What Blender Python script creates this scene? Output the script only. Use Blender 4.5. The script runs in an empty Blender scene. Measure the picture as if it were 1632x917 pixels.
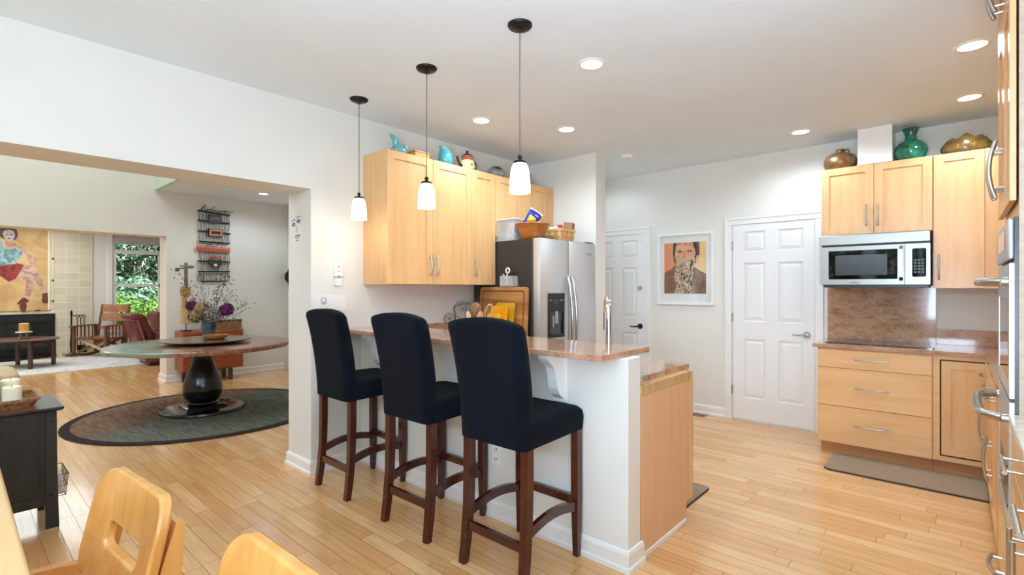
import bpy, bmesh, math, random
from mathutils import Vector, Matrix, Euler
random.seed(7)
PI = math.pi
SC = bpy.context.scene
COL = SC.collection

# ------------------------------------------------------------------ camera
cam = bpy.data.cameras.new('camera')
cam.lens = 799.4 / 1632 * 36
cam.sensor_width = 36
cam.shift_y = 1.0 / 1632
cam.clip_start = 0.05
co = bpy.data.objects.new('camera', cam)
COL.objects.link(co)
co.location = (0, 0, 1.38)
co.rotation_euler = (PI / 2, 0, math.radians(41.72))
SC.camera = co

# ------------------------------------------------------------------ world, sun, large lights, exposure
SC.view_settings.view_transform = 'Standard'
SC.view_settings.look = 'None'
SC.view_settings.exposure = 0.0
SC.view_settings.gamma = 1.0
SC.view_settings.use_curve_mapping = False
SC.cycles.max_bounces = 10
SC.cycles.diffuse_bounces = 6
SC.cycles.glossy_bounces = 4
SC.cycles.transparent_max_bounces = 12
SC.cycles.sample_clamp_indirect = 6
SC.cycles.caustics_reflective = False
SC.cycles.caustics_refractive = False
SC.cycles.use_denoising = True

SKY = 0.4
W = bpy.data.worlds.new('sky')
SC.world = W
W.use_nodes = True
wn = W.node_tree
sk = wn.nodes.new('ShaderNodeTexSky')
sk.sky_type = 'NISHITA'
sk.sun_disc = False
sk.sun_elevation = math.radians(52)
sk.sun_rotation = math.radians(60)
wn.links.new(sk.outputs[0], wn.nodes['Background'].inputs[0])
wn.nodes['Background'].inputs[1].default_value = SKY


def area(name, loc, rot, sx, sy, power, color=(1, 1, 1), portal=False, spread=None):
    l = bpy.data.lights.new(name, 'AREA')
    l.shape = 'RECTANGLE'
    l.size, l.size_y = sx, sy
    l.energy = power
    l.color = color
    if spread: l.spread = spread
    if portal: l.cycles.is_portal = True
    o = bpy.data.objects.new(name, l)
    COL.objects.link(o)
    o.location = loc
    o.rotation_euler = rot
    return o


sun = bpy.data.lights.new('sun', 'SUN')
sun.energy = 12
sun.angle = 0.02
sun.color = (1, .95, .86)
so = bpy.data.objects.new('sun', sun)
COL.objects.link(so)
so.rotation_euler = Vector((-.35, -.25, -1)).to_track_quat('-Z', 'Y').to_euler()

# daylight: portals in the window openings, then added fill lights without real fixtures in the dining end, hall void and living room
DAY = (.74, .95, 1.18)  # cool tint of the added fill lights, offsets the warm bounce
area('portal_dining', (-1.55, -3.85, 1.35), (PI / 2, 0, 0), 3.5, 2.2, 1, portal=True)
area('portal_living', (-13.8, 2.83, 1.55), (PI / 2, 0, -PI / 2), .95, 1.95, 1, portal=True)
area('light_dining', (-1.3, -1.9, 2.60), (0, 0, 0), 3.0, 2.0, 26, DAY)  # added downward fill, stands for no ceiling fixture
area('light_dining_up', (.1, -.7, 1.25), (PI - .5, 0, 0), 1.0, 1.6, 125, DAY)  # added upward fill behind the camera, brightens the ceiling
area('light_window_wall', (-1.0, -3.6, 2.55), (math.radians(84), 0, 0), 3.0, .32, 55, DAY)  # added fill strip above the window heads
area('light_hall', (-6.2, -.4, 5.2), (0, 0, 0), 3.6, 3.0, 125, (.93, .97, .98))  # added fill high in the hall void
area('light_living', (-11.6, .3, 2.62), (0, 0, 0), 3.2, 3.0, 120, (.90, .97, 1.0))  # added fill under the living room ceiling


# ------------------------------------------------------------------ materials
def lin(c):
    return tuple(((v / 255) / 12.92 if v / 255 <= .04045 else ((v / 255 + .055) / 1.055) ** 2.4) for v in c) + (1,)


MATS = {}


class N:
    """small node helper"""

    def __init__(s, name):
        s.m = bpy.data.materials.new(name)
        s.m.use_nodes = True
        s.t = s.m.node_tree
        s.p = s.t.nodes['Principled BSDF']
        s.out = s.t.nodes['Material Output']
        MATS[name] = s.m

    def n(s, t, **kw):
        x = s.t.nodes.new(t)
        for k, v in kw.items():
            if k.startswith('i_'):
                key = k[2:]
                key = int(key) if key.isdigit() else key.replace('_', ' ')
                x.inputs[key].default_value = v
            else:
                setattr(x, k, v)
        return x

    def l(s, a, b):
        s.t.links.new(a, b)

    def math(s, op, a, b=None):
        x = s.n('ShaderNodeMath', operation=op)
        for i, v in enumerate((a, b)):
            if v is None: continue
            if isinstance(v, (int, float)): x.inputs[i].default_value = v
            else: s.l(v, x.inputs[i])
        return x.outputs[0]

    def ramp(s, fac, stops):
        r = s.n('ShaderNodeValToRGB')
        e = r.color_ramp.elements
        while len(e) < len(stops): e.new(.5)
        for i, (p, c) in enumerate(stops):
            e[i].position = p
            e[i].color = lin(c)
        s.l(fac, r.inputs[0])
        return r.outputs[0]

    def coord(s, scale=(1, 1, 1), kind='Object', rot=(0, 0, 0), rand=True):
        c = s.n('ShaderNodeTexCoord')
        mp = s.n('ShaderNodeMapping')
        mp.inputs['Scale'].default_value = scale
        mp.inputs['Rotation'].default_value = rot
        s.l(c.outputs[kind], mp.inputs[0])
        if rand:
            oi = s.n('ShaderNodeObjectInfo')
            v = s.n('ShaderNodeVectorMath', operation='SCALE')
            v.inputs[0].default_value = (7.3, 3.1, 5.7)
            s.l(oi.outputs['Random'], v.inputs['Scale'])
            s.l(v.outputs[0], mp.inputs['Location'])
        return mp.outputs[0]

    def noise(s, vec, scale=5, detail=3, rough=.5, dist=0):
        x = s.n('ShaderNodeTexNoise')
        x.inputs['Scale'].default_value = scale
        x.inputs['Detail'].default_value = detail
        x.inputs['Roughness'].default_value = rough
        x.inputs['Distortion'].default_value = dist
        s.l(vec, x.inputs['Vector'])
        return x.outputs['Fac']

    def bump(s, h, strength=.2, dist=.01):
        b = s.n('ShaderNodeBump')
        b.inputs['Strength'].default_value = strength
        b.inputs['Distance'].default_value = dist
        s.l(h, b.inputs['Height'])
        s.l(b.outputs[0], s.p.inputs['Normal'])

    def set(s, **kw):
        for k, v in kw.items():
            s.p.inputs[k.replace('_', ' ')].default_value = v
        return s


def plain(name, rgb, rough=.5, metal=0, var=.06, scale=8, bump=0, bscale=60, spec=.5, coat=0, sheen=0):
    s = N(name)
    s.set(Roughness=rough, Metallic=metal, Specular_IOR_Level=spec, Coat_Weight=coat)
    if sheen: s.set(Sheen_Weight=sheen)
    v = s.coord()
    f = s.noise(v, scale, 3)
    a = tuple(max(0, c * (1 - var)) for c in rgb)
    b = tuple(min(255, c * (1 + var)) for c in rgb)
    s.l(s.ramp(f, [(.3, a), (.7, b)]), s.p.inputs['Base Color'])
    if bump:
        s.bump(s.noise(v, bscale, 2), bump, .004)
    return s.m


def wood(name, dark, mid, light, axis='z', scale=1.0, rough=.35, coat=.0, contrast=1.0):
    s = N(name)
    s.set(Roughness=rough, Coat_Weight=coat, Coat_Roughness=.15)
    st = {'x': (.6, 9, 9), 'y': (9, .6, 9), 'z': (9, 9, .6)}[axis]
    v = s.coord(tuple(k * scale for k in st))
    f = s.noise(v, 2.2, 5, .6, .6)
    f2 = s.noise(s.coord((1.1, 1.1, 1.1)), 2.0, 2)
    g = s.math('ADD', s.math('MULTIPLY', f, .75), s.math('MULTIPLY', f2, .25))
    s.l(s.ramp(g, [(.30, dark), (.5, mid), (.72, light)]), s.p.inputs['Base Color'])
    s.bump(f, .05, .002)
    return s.m


def granite(name, rot=(0, 0, 0), stretch=(1, 1, 1)):
    s = N(name)
    s.set(Roughness=.11, Coat_Weight=.35, Coat_Roughness=.03)
    v = s.coord(stretch, rot=rot, rand=False)
    a = s.noise(v, 5.5, 6, .65, .4)
    b = s.noise(v, 60, 4, .7)
    vo = s.n('ShaderNodeTexVoronoi')
    vo.inputs['Scale'].default_value = 90
    s.l(v, vo.inputs['Vector'])
    f = s.math('ADD', s.math('MULTIPLY', a, .5), s.math('MULTIPLY', b, .5))
    c = s.ramp(f, [(.33, (104, 80, 68)), (.43, (158, 114, 88)), (.5, (184, 140, 112)), (.57, (198, 160, 134)), (.66, (158, 138, 122))])
    mx = s.n('ShaderNodeMixRGB', blend_type='MULTIPLY')
    mx.inputs[0].default_value = .35
    s.l(c, mx.inputs[1])
    s.l(s.ramp(vo.outputs['Distance'], [(.12, (130, 110, 98)), (.4, (255, 255, 255))]), mx.inputs[2])
    s.l(mx.outputs[0], s.p.inputs['Base Color'])
    return s.m


def emit(name, rgb, strength, rough=.3):
    s = N(name)
    s.p.inputs['Base Color'].default_value = lin(rgb)
    s.p.inputs['Emission Color'].default_value = lin(rgb)
    s.p.inputs['Emission Strength'].default_value = strength
    s.set(Roughness=rough)
    return s.m


def thin_glass(name, tint=(235, 240, 238), refl=.08, rough=.02):
    s = N(name)
    tr = s.n('ShaderNodeBsdfTransparent')
    tr.inputs[0].default_value = lin(tint)
    gl = s.n('ShaderNodeBsdfGlossy')
    gl.inputs['Roughness'].default_value = rough
    mx = s.n('ShaderNodeMixShader')
    mx.inputs[0].default_value = refl
    s.l(tr.outputs[0], mx.inputs[1])
    s.l(gl.outputs[0], mx.inputs[2])
    s.l(mx.outputs[0], s.out.inputs[0])
    return s.m


# planks of the floor: boards along x, random lengths and tones
def floor_mat():
    s = N('maple_floor')
    s.set(Roughness=.17, Coat_Weight=.25, Coat_Roughness=.08)
    tc = s.n('ShaderNodeTexCoord')
    sp = s.n('ShaderNodeSeparateXYZ')
    s.l(tc.outputs['Object'], sp.inputs[0])
    x, y = sp.outputs[0], sp.outputs[1]
    Wd = .0835
    ry = s.math('DIVIDE', y, Wd)
    row = s.math('FLOOR', ry)
    fy = s.math('FRACT', ry)
    wn1 = s.n('ShaderNodeTexWhiteNoise', noise_dimensions='1D')
    s.l(row, wn1.inputs['W'])
    length = s.math('ADD', s.math('MULTIPLY', wn1.outputs['Value'], .45), .62)
    rx = s.math('ADD', s.math('DIVIDE', x, length), s.math('MULTIPLY', wn1.outputs['Value'], 37.7))
    bx = s.math('FLOOR', rx)
    fx = s.math('FRACT', rx)
    cmb = s.n('ShaderNodeCombineXYZ')
    s.l(row, cmb.inputs[0])
    s.l(bx, cmb.inputs[1])
    wn2 = s.n('ShaderNodeTexWhiteNoise', noise_dimensions='2D')
    s.l(cmb.outputs[0], wn2.inputs['Vector'])
    tone = s.ramp(wn2.outputs['Value'], [(0, (217, 164, 108)), (.35, (223, 174, 117)), (.7, (228, 182, 127)), (1, (233, 190, 138))])
    # grain, shifted per board
    g = s.n('ShaderNodeCombineXYZ')
    s.l(s.math('ADD', s.math('MULTIPLY', x, 2.0), s.math('MULTIPLY', wn2.outputs['Value'], 50)), g.inputs[0])
    s.l(s.math('MULTIPLY', y, 26), g.inputs[1])
    gr = s.noise(g.outputs[0], 1.6, 5, .6, .5)
    mx = s.n('ShaderNodeMixRGB', blend_type='MULTIPLY')
    mx.inputs[0].default_value = .55
    s.l(tone, mx.inputs[1])
    s.l(s.ramp(gr, [(.25, (215, 195, 175)), (.6, (255, 255, 255))]), mx.inputs[2])
    # seams
    ey = s.math('MULTIPLY', s.math('MINIMUM', fy, s.math('SUBTRACT', 1, fy)), Wd)
    ex = s.math('MULTIPLY', s.math('MINIMUM', fx, s.math('SUBTRACT', 1, fx)), length)
    e = s.math('MINIMUM', ey, ex)
    seam = s.n('ShaderNodeMapRange')
    seam.inputs[1].default_value = .0006
    seam.inputs[2].default_value = .0022
    s.l(e, seam.inputs[0])
    mx2 = s.n('ShaderNodeMixRGB', blend_type='MIX')
    s.l(seam.outputs[0], mx2.inputs[0])
    mx2.inputs[1].default_value = lin((150, 102, 62))
    s.l(mx.outputs[0], mx2.inputs[2])
    s.l(mx2.outputs[0], s.p.inputs['Base Color'])
    s.bump(seam.outputs[0], .25, .002)
    return s.m


FLOOR = floor_mat()
WALL = plain('wall_paint', (225, 223, 217), .55, var=.01, scale=2, bump=.03, bscale=180)
CEIL = plain('ceiling_paint', (228, 239, 248), .7, var=.01, scale=2)  # bluish tint put into the colour to offset warm floor bounce
TRIM = plain('trim_paint', (235, 235, 233), .32, var=.008)
GREEN = plain('pale_green_paint', (196, 220, 208), .55, var=.01)  # pale green tone of the loft face
DOORW = plain('door_paint', (234, 235, 236), .36, var=.006)
DARK = plain('dark_gap', (22, 20, 19), .7)
MAPLE = wood('maple', (210, 158, 103), (220, 172, 118), (227, 183, 130), 'z', 1, .3, .1)
MAPLEX = wood('maple_along_x', (218, 168, 112), (228, 182, 128), (236, 194, 142), 'x', 1, .3, .1)
MAPLEY = wood('maple_along_y', (218, 168, 112), (228, 182, 128), (236, 194, 142), 'y', 1, .3, .1)
TOE = wood('toe_kick_maple', (168, 116, 72), (190, 138, 90), (200, 152, 104), 'x', 1, .4)
RAWPLY = wood('birch_ply', (213, 167, 126), (220, 175, 135), (225, 182, 142), 'z', .6, .45)
GREYOAK = wood('grey_oak', (168, 146, 124), (186, 164, 142), (196, 176, 154), 'x', 2.5, .5)
GRAN = granite('granite')
GRANB = granite('granite_splash', (0, .6, 0), (1.2, 1, 3.2))
STEEL = plain('stainless', (200, 202, 204), .24, 1, .03, 3)
STEELB = plain('brushed_nickel', (188, 186, 182), .3, 1, .02, 6)
STEELM = plain('steel_soft', (158, 154, 148), .34, 1, .03, 1.2)
STEELD = plain('steel_door', (206, 207, 208), .38, .7, .03, 1.2)
CHROME = plain('chrome', (220, 222, 225), .08, 1, .01)
BLACKP = plain('black_plastic', (24, 24, 26), .32, 0, .1)
BLACKG = plain('black_glass', (10, 11, 13), .04, 0, .05, coat=.5)
FRIDGEB = plain('fridge_side', (46, 43, 41), .45, 0, .08, 30, .06, 300)
BRONZE = plain('dark_bronze', (40, 36, 33), .4, .7, .1)
CHERRY = None
''' stool '''


def cherry():
    s = N('cherry_legs')
    s.set(Roughness=.22, Coat_Weight=.3)
    v = s.coord((14, 14, 2))
    f = s.noise(v, 1.5, 4)
    c = s.ramp(f, [(.3, (48, 14, 10)), (.6, (72, 24, 16)), (.8, (86, 32, 22))])
    chips = s.noise(s.coord((60, 60, 34)), 1.6, 4, .75)
    r = s.n('ShaderNodeMapRange')
    r.inputs[1].default_value = .67
    r.inputs[2].default_value = .70
    s.l(chips, r.inputs[0])
    mx = s.n('ShaderNodeMixRGB')
    s.l(r.outputs[0], mx.inputs[0])
    s.l(c, mx.inputs[1])
    mx.inputs[2].default_value = lin((196, 158, 128))
    s.l(mx.outputs[0], s.p.inputs['Base Color'])
    return s.m


CHERRY = cherry()


def ribbed(name, rgb, scale=130, axis='X'):
    s = N(name)
    s.set(Roughness=.95, Specular_IOR_Level=.12, Sheen_Weight=.02)
    v = s.coord(rand=False)
    w = s.n('ShaderNodeTexWave', wave_type='BANDS', bands_direction=axis)
    w.inputs['Scale'].default_value = scale / 6.28 * 2
    w.inputs['Distortion'].default_value = .3
    s.l(v, w.inputs['Vector'])
    f = s.noise(s.coord(), 6, 4)
    g = s.math('ADD', s.math('MULTIPLY', f, .8), s.math('MULTIPLY', w.outputs['Fac'], .25))
    s.l(s.ramp(g, [(.3, tuple(c * .7 for c in rgb)), (.8, tuple(c * 1.25 for c in rgb))]), s.p.inputs['Base Color'])
    s.bump(w.outputs['Fac'], .5, .003)
    return s.m


NAVY = ribbed('navy_stretch_fabric', (9, 14, 23))
SHADE = emit('lit_glass_shade', (255, 240, 214), 1.5)
LENS = emit('downlight_lens', (255, 248, 236), 6)
HONEY = wood('honey_maple', (190, 126, 62), (208, 146, 76), (220, 164, 94), 'z', .8, .22, .3)
TABLEW = wood('table_maple', (214, 166, 106), (230, 186, 128), (240, 204, 152), 'x', .8, .25, .2)
BLACKW = wood('black_stained_wood', (24, 25, 26), (36, 38, 39), (48, 50, 50), 'z', 1, .38)
BLACKL = plain('black_lacquer', (9, 10, 11), .2, 0, .1, coat=.15)
TEAK = wood('teak', (120, 56, 32), (146, 72, 42), (164, 88, 54), 'x', 1, .35)
WALNUT = wood('walnut', (58, 34, 26), (78, 48, 36), (96, 62, 48), 'x', 1, .3)
PALEW = wood('pale_wood', (176, 138, 90), (200, 164, 112), (214, 182, 132), 'z', 1, .5)
ROCKW = wood('rocker_wood', (86, 54, 36), (112, 74, 50), (136, 94, 66), 'z', 1, .45)
LEATHT = plain('tan_leather', (158, 106, 70), .5, 0, .12, 14, .1, 90)
LEATHR = plain('oxblood_leather', (106, 46, 50), .34, 0, .16, 9, .15, 60)
PIPING = plain('worn_piping', (190, 120, 118), .5)
IRON = plain('black_iron', (20, 20, 21), .45, .5, .1)
FIREB = plain('firebox_black', (22, 24, 27), .35, .3, .15)
CREAM = plain('candle_wax', (238, 232, 206), .5, 0, .02)
AMBERC = plain('amber_candle', (214, 164, 98), .5, 0, .05)
BEIGE = plain('beige_cushion', (204, 182, 150), .9, 0, .08, 20, .1, 200)
WICKER = plain('wicker', (128, 92, 58), .7, 0, .35, 70, .6, 120)
TURQ = plain('turquoise_glaze', (104, 164, 166), .12, 0, .08, 5, coat=.4)
TURQ2 = plain('deep_turquoise_glaze', (72, 146, 156), .12, 0, .1, 5, coat=.4)
GREENG = plain('green_glaze', (20, 108, 88), .12, 0, .35, 16, coat=.4)
BRASSO = plain('aged_brass', (126, 96, 66), .38, .7, .2, 9, .15, 30)
OLIVEG = plain('olive_glaze', (84, 64, 30), .14, 0, .4, 18, coat=.4)
def cloudy(name, col, k):
    s = N(name)
    tr = s.n('ShaderNodeBsdfTransparent')
    mx = s.n('ShaderNodeMixShader')
    mx.inputs[0].default_value = k
    s.l(tr.outputs[0], mx.inputs[1])
    s.l(s.p.outputs[0], mx.inputs[2])
    s.l(mx.outputs[0], s.out.inputs[0])
    s.p.inputs['Base Color'].default_value = lin(col)
    s.set(Roughness=.15)
    return s.m


PLASTIC = cloudy('clear_plastic', (226, 228, 228), .3)
PANE = thin_glass('window_pane', (240, 244, 242), .05)
BOWLW = wood('bowl_wood', (140, 76, 26), (172, 100, 38), (190, 120, 54), 'x', .8, .28, .3)
MATG = plain('taupe_mat', (150, 130, 108), .85, 0, .04, 40, .1, 200)
RUBBER = plain('mat_edge', (40, 32, 28), .8)
WHITEP = plain('white_plastic', (236, 236, 233), .35, 0, .01)
GREYP = plain('grey_plastic', (150, 150, 148), .4)
INK = plain('blue_ink', (70, 92, 150), .7)


# ------------------------------------------------------------------ mesh builder
class MB:
    def __init__(s):
        s.bm = bmesh.new()

    def face(s, vs):
        try:
            return s.bm.faces.new(vs)
        except ValueError:
            return None

    def box(s, x0, x1, y0, y1, z0, z1, bev=0, seg=2, mtx=None):
        bm = s.bm
        vs = [bm.verts.new((x, y, z)) for x in (x0, x1) for y in (y0, y1) for z in (z0, z1)]
        fs = [(0, 1, 3, 2), (4, 6, 7, 5), (0, 4, 5, 1), (2, 3, 7, 6), (0, 2, 6, 4), (1, 5, 7, 3)]
        F = [bm.faces.new([vs[i] for i in f]) for f in fs]
        new = list(vs)
        if bev:
            ed = list({e for f in F for e in f.edges})
            r = bmesh.ops.bevel(bm, geom=ed, offset=bev, segments=seg, profile=.5, affect='EDGES')
            new = list({v for v in r['verts']} | {v for v in vs if v.is_valid})
        if mtx is not None:
            for v in new: v.co = mtx @ v.co
        return s

    def obox(s, c, size, rz=0, bev=0, rx=0, ry=0, seg=2):
        m = Matrix.Translation(c) @ Euler((rx, ry, rz)).to_matrix().to_4x4()
        a, b, d = (k / 2 for k in size)
        return s.box(-a, a, -b, b, -d, d, bev, seg, m)

    def loft(s, rings, cap=True, closed=True):
        bm = s.bm
        R = [[bm.verts.new(p) for p in r] for r in rings]
        n = len(R[0])
        for a, b in zip(R, R[1:]):
            for i in range(n if closed else n - 1):
                j = (i + 1) % n
                s.face([a[i], a[j], b[j], b[i]])
        if cap:
            s.face(R[0][::-1])
            s.face(R[-1])
        return s

    def lathe(s, prof, c=(0, 0, 0), seg=32, mtx=None, wob=None, cap=True):
        rings = []
        for k, (r, z) in enumerate(prof):
            ring = []
            for i in range(seg):
                a = 2 * PI * i / seg
                rr = max(r, 1e-4) * (wob(a, k / (len(prof) - 1)) if wob else 1)
                p = Vector((rr * math.cos(a), rr * math.sin(a), z))
                if mtx is not None: p = mtx @ p
                ring.append(p + Vector(c))
            rings.append(ring)
        return s.loft(rings, cap)

    def cyl(s, p0, p1, r0, r1=None, seg=16):
        return s.tube([p0, p1], [r0, r0 if r1 is None else r1], seg)

    def tube(s, pts, r, seg=8, closed=False):
        pts = [Vector(p) for p in pts]
        n = len(pts)
        rs = r if isinstance(r, (list, tuple)) else [r] * n
        tang = []
        for i in range(n):
            a = pts[(i - 1) % n] if (closed or i > 0) else pts[i]
            b = pts[(i + 1) % n] if (closed or i < n - 1) else pts[i]
            t = (b - a)
            tang.append(t.normalized() if t.length > 1e-9 else Vector((0, 0, 1)))
        up = Vector((0, 0, 1)) if abs(tang[0].z) < .9 else Vector((1, 0, 0))
        u = tang[0].cross(up).normalized()
        rings = []
        for i in range(n):
            t = tang[i]
            u = (u - t * u.dot(t))
            u = u.normalized() if u.length > 1e-6 else t.orthogonal().normalized()
            v = t.cross(u)
            rings.append([pts[i] + (u * math.cos(2 * PI * k / seg) + v * math.sin(2 * PI * k / seg)) * rs[i] for k in range(seg)])
        if closed:
            rings.append(rings[0])
            return s.loft(rings, False)
        return s.loft(rings, True)

    def bar(s, p0, p1, w, h, up=(0, 0, 1)):
        """rectangular bar from p0 to p1, w across, h along up"""
        return s.sweep([p0, p1], w, h, up)

    def sweep(s, pts, w, h, up=(0, 0, 1)):
        pts = [Vector(p) for p in pts]
        up = Vector(up)
        rings = []
        n = len(pts)
        for i in range(n):
            t = (pts[min(i + 1, n - 1)] - pts[max(i - 1, 0)]).normalized()
            side = t.cross(up)
            side = side.normalized() if side.length > 1e-6 else Vector((1, 0, 0))
            v = side.cross(t)
            ww = w[i] if isinstance(w, (list, tuple)) else w
            hh = h[i] if isinstance(h, (list, tuple)) else h
            rings.append([pts[i] + side * a * ww / 2 + v * b * hh / 2 for a, b in ((-1, -1), (1, -1), (1, 1), (-1, 1))])
        return s.loft(rings, True)

    def prism(s, poly, mp, n0, n1):
        """poly [(u,z)] extruded n0..n1 through mp(u,n,z)"""
        return s.loft([[mp(u, n0, z) for u, z in poly], [mp(u, n1, z) for u, z in poly]], True)

    def ringplate(s, outer, inner, mp, n0, n1):
        bm = s.bm
        n = len(outer)
        V = {}
        for key, loop, nn in (('of', outer, n1), ('if', inner, n1), ('ob', outer, n0), ('ib', inner, n0)):
            V[key] = [bm.verts.new(mp(u, nn, z)) for u, z in loop]
        for i in range(n):
            j = (i + 1) % n
            for a, b in (('of', 'if'), ('ib', 'ob'), ('ob', 'of'), ('if', 'ib')):
                s.face([V[a][i], V[a][j], V[b][j], V[b][i]])
        return s

    def shaker(s, mp, u0, u1, z0, z1, t=.02, rail=.062, rec=.009, n0=0):
        def rect(a, b, c, d): return [(a, c), (b, c), (b, d), (a, d)]
        bm = s.bm
        o, i = rect(u0, u1, z0, z1), rect(u0 + rail, u1 - rail, z0 + rail, z1 - rail)
        e = .0015
        oc = rect(u0 + e, u1 - e, z0 + e, z1 - e)
        L = [[bm.verts.new(mp(u, n, z)) for u, z in lp] for lp, n in ((o, n0), (o, n0 + t - e), (oc, n0 + t), (i, n0 + t), (i, n0 + t - rec))]
        for a, b in zip(L, L[1:]):
            for k in range(4):
                s.face([a[k], a[(k + 1) % 4], b[(k + 1) % 4], b[k]])
        s.face(L[0][::-1])
        s.face(L[-1])
        return s

    def bow(s, a, b, out, r=.005, rise=.032, over=.16, seg=10):
        """bow pull: arc between two posts that stand on surface points a and b"""
        a, b, out = Vector(a), Vector(b), Vector(out)
        d = b - a
        pts = []
        for k in range(13):
            t = -over + (1 + 2 * over) * k / 12
            q = (t - .5) / (.5 + over)
            pts.append(a + d * t + out * (rise * (1 - .45 * q * q)))
        s.tube(pts, r, seg)
        q = .5 / (.5 + over)
        h = rise * (1 - .45 * q * q)
        s.cyl(a, a + out * h, r * .75, seg=8)
        s.cyl(b, b + out * h, r * .75, seg=8)
        return s

    def end(s, name, mat, parent=None, smooth=False, label=None, ang=.7, mods=None):
        bm = s.bm
        bmesh.ops.recalc_face_normals(bm, faces=bm.faces)
        org = ORG.get(parent.name, Vector((0, 0, 0))) if parent is not None else Vector((0, 0, 0))
        if org.length:
            for v in bm.verts: v.co -= org
        me = bpy.data.meshes.new(name)
        bm.to_mesh(me)
        bm.free()
        for m in (mat if isinstance(mat, (list, tuple)) else [mat]): me.materials.append(m)
        if smooth:
            for p in me.polygons: p.use_smooth = True
            me.set_sharp_from_angle(angle=ang)
        o = bpy.data.objects.new(name, me)
        COL.objects.link(o)
        if parent is not None:
            o.parent = parent
            ORG[o.name] = org
        if label: o['label'] = label
        if mods:
            for t, kw in mods:
                md = o.modifiers.new(t, t)
                for k, v in kw.items(): setattr(md, k, v)
        return o


ORG = {}


def thing(name, label, cat, loc=(0, 0, 0), group=None, rz=0):
    o = bpy.data.objects.new(name, None)
    o.empty_display_size = .1
    COL.objects.link(o)
    o.location = loc
    o.rotation_euler = (0, 0, rz)
    if not rz: ORG[o.name] = Vector(loc)
    o['label'] = label
    o['category'] = cat
    if group: o['group'] = group
    return o


def local(o):
    """build this thing's parts in its own coordinates"""
    ORG[o.name] = Vector((0, 0, 0))
    return o


def tag(o, label, cat, group=None, kind=None):
    o['label'] = label
    o['category'] = cat
    if group: o['group'] = group
    if kind: o['kind'] = kind
    # origin at the base of the mesh
    me = o.data
    c = [v.co for v in me.vertices]
    m = Vector((sum(v.x for v in c) / len(c), sum(v.y for v in c) / len(c), min(v.z for v in c)))
    for v in me.vertices: v.co -= m
    o.location = o.location + m
    return o


def struct(o):
    o['kind'] = 'structure'
    return o


def dup(root, loc, rz=0, label=None, group=None):
    r = root.copy()
    COL.objects.link(r)
    r.location = loc
    r.rotation_euler = (0, 0, rz)
    if label: r['label'] = label
    if group: r['group'] = group
    for ch in list(root.children):
        c = ch.copy()
        COL.objects.link(c)
        c.parent = r
        for g in ch.children:
            d = g.copy()
            COL.objects.link(d)
            d.parent = c
    return r


def mapA(X0): return lambda u, n, z: Vector((X0 + n, u, z))      # faces +x
def mapB(Y0): return lambda u, n, z: Vector((u, Y0 - n, z))      # faces -y
def mapR(X0): return lambda u, n, z: Vector((X0 - n, u, z))      # faces -x
def mapF(Z0): return lambda u, n, z: Vector((u, z, Z0 + n))      # lies flat


def rrect(cx, cz, w, h, r, n=8):
    pts = []
    for sx, sz, a0 in ((1, 1, 0), (-1, 1, PI / 2), (-1, -1, PI), (1, -1, 1.5 * PI)):
        for k in range(n + 1):
            a = a0 + PI / 2 * k / n
            pts.append((cx + sx * (w / 2 - r) + r * math.cos(a), cz + sz * (h / 2 - r) + r * math.sin(a)))
    return pts

# ================================================================== STRUCTURE
XA, XA2 = -3.57, -3.935          # wall between kitchen and hall (kitchen face, hall face)
YB = 5.5                         # kitchen back wall
XR = .78                         # right wall
YF = -3.8                        # dining end wall with the garden windows
ZC = 2.74
XB, XB2 = -8.62, -8.97           # hall far wall
XD = -13.75                      # living room end wall

struct(MB().box(-15.5, 1.5, -4.2, 6.2, -.1, 0).end('floor', FLOOR))
struct(MB().box(-3.75, 1.0, -4.0, 5.7, ZC, ZC + .1).end('ceiling', CEIL))
struct(MB().box(XB, XA2, 1.99, 4.05, 2.785, 2.9).end('ceiling', CEIL))
struct(MB().box(-9.1, -3.6, -3.3, 2.1, 5.3, 5.4).end('ceiling', CEIL))
struct(MB().box(-14.0, XB2, -3.3, 5.3, 2.72, 2.82).end('ceiling', CEIL))
# wall with the wide opening
w = MB()
w.box(XA2, XA, 1.775, YB + .15, 0, 5.35)
w.box(XA2, XA, -2.4, 1.775, 2.113, 5.35)
w.box(XA2, XA, YF - .15, -2.4, 0, 5.35)
struct(w.end('wall_left', WALL))
struct(MB().box(XA, XR + .15, YB, YB + .15, 0, ZC + .02).end('wall_back', WALL))
struct(MB().box(XR, XR + .15, YF - .15, YB, 0, ZC + .02).end('wall_right', WALL))
w = MB()
w.box(XA, -3.35, YF - .15, YF, 0, ZC + .02)
w.box(.25, XR, YF - .15, YF, 0, ZC + .02)
w.box(-3.35, .25, YF - .15, YF, 2.45, ZC + .02)
w.box(-3.35, .25, YF - .15, YF, 0, .25)
struct(w.end('wall_front', WALL))
struct(MB().box(XA, -2.71, 4.3, 4.48, 0, ZC + .02).end('wall_partition', WALL))
# hall
w = MB()
w.box(XB2, XB, 2.105, 5.2, 0, 5.35)
w.box(XB2, XB, -2.6, 2.105, 2.137, 5.35)
w.box(XB2, XB, -3.2, -2.6, 0, 5.35)
struct(w.end('wall_hall', WALL))
struct(MB().box(XB, XA2, 3.87, 4.02, 0, 2.83).end('wall_hall_right', WALL))
struct(MB().box(XB, XA2, -3.2, -3.05, 0, 5.35).end('wall_hall_front', WALL))
struct(MB().box(XB + .001, XA2 - .001, 1.955, 1.995, 2.785, 5.32).end('wall_loft', GREEN))
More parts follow.
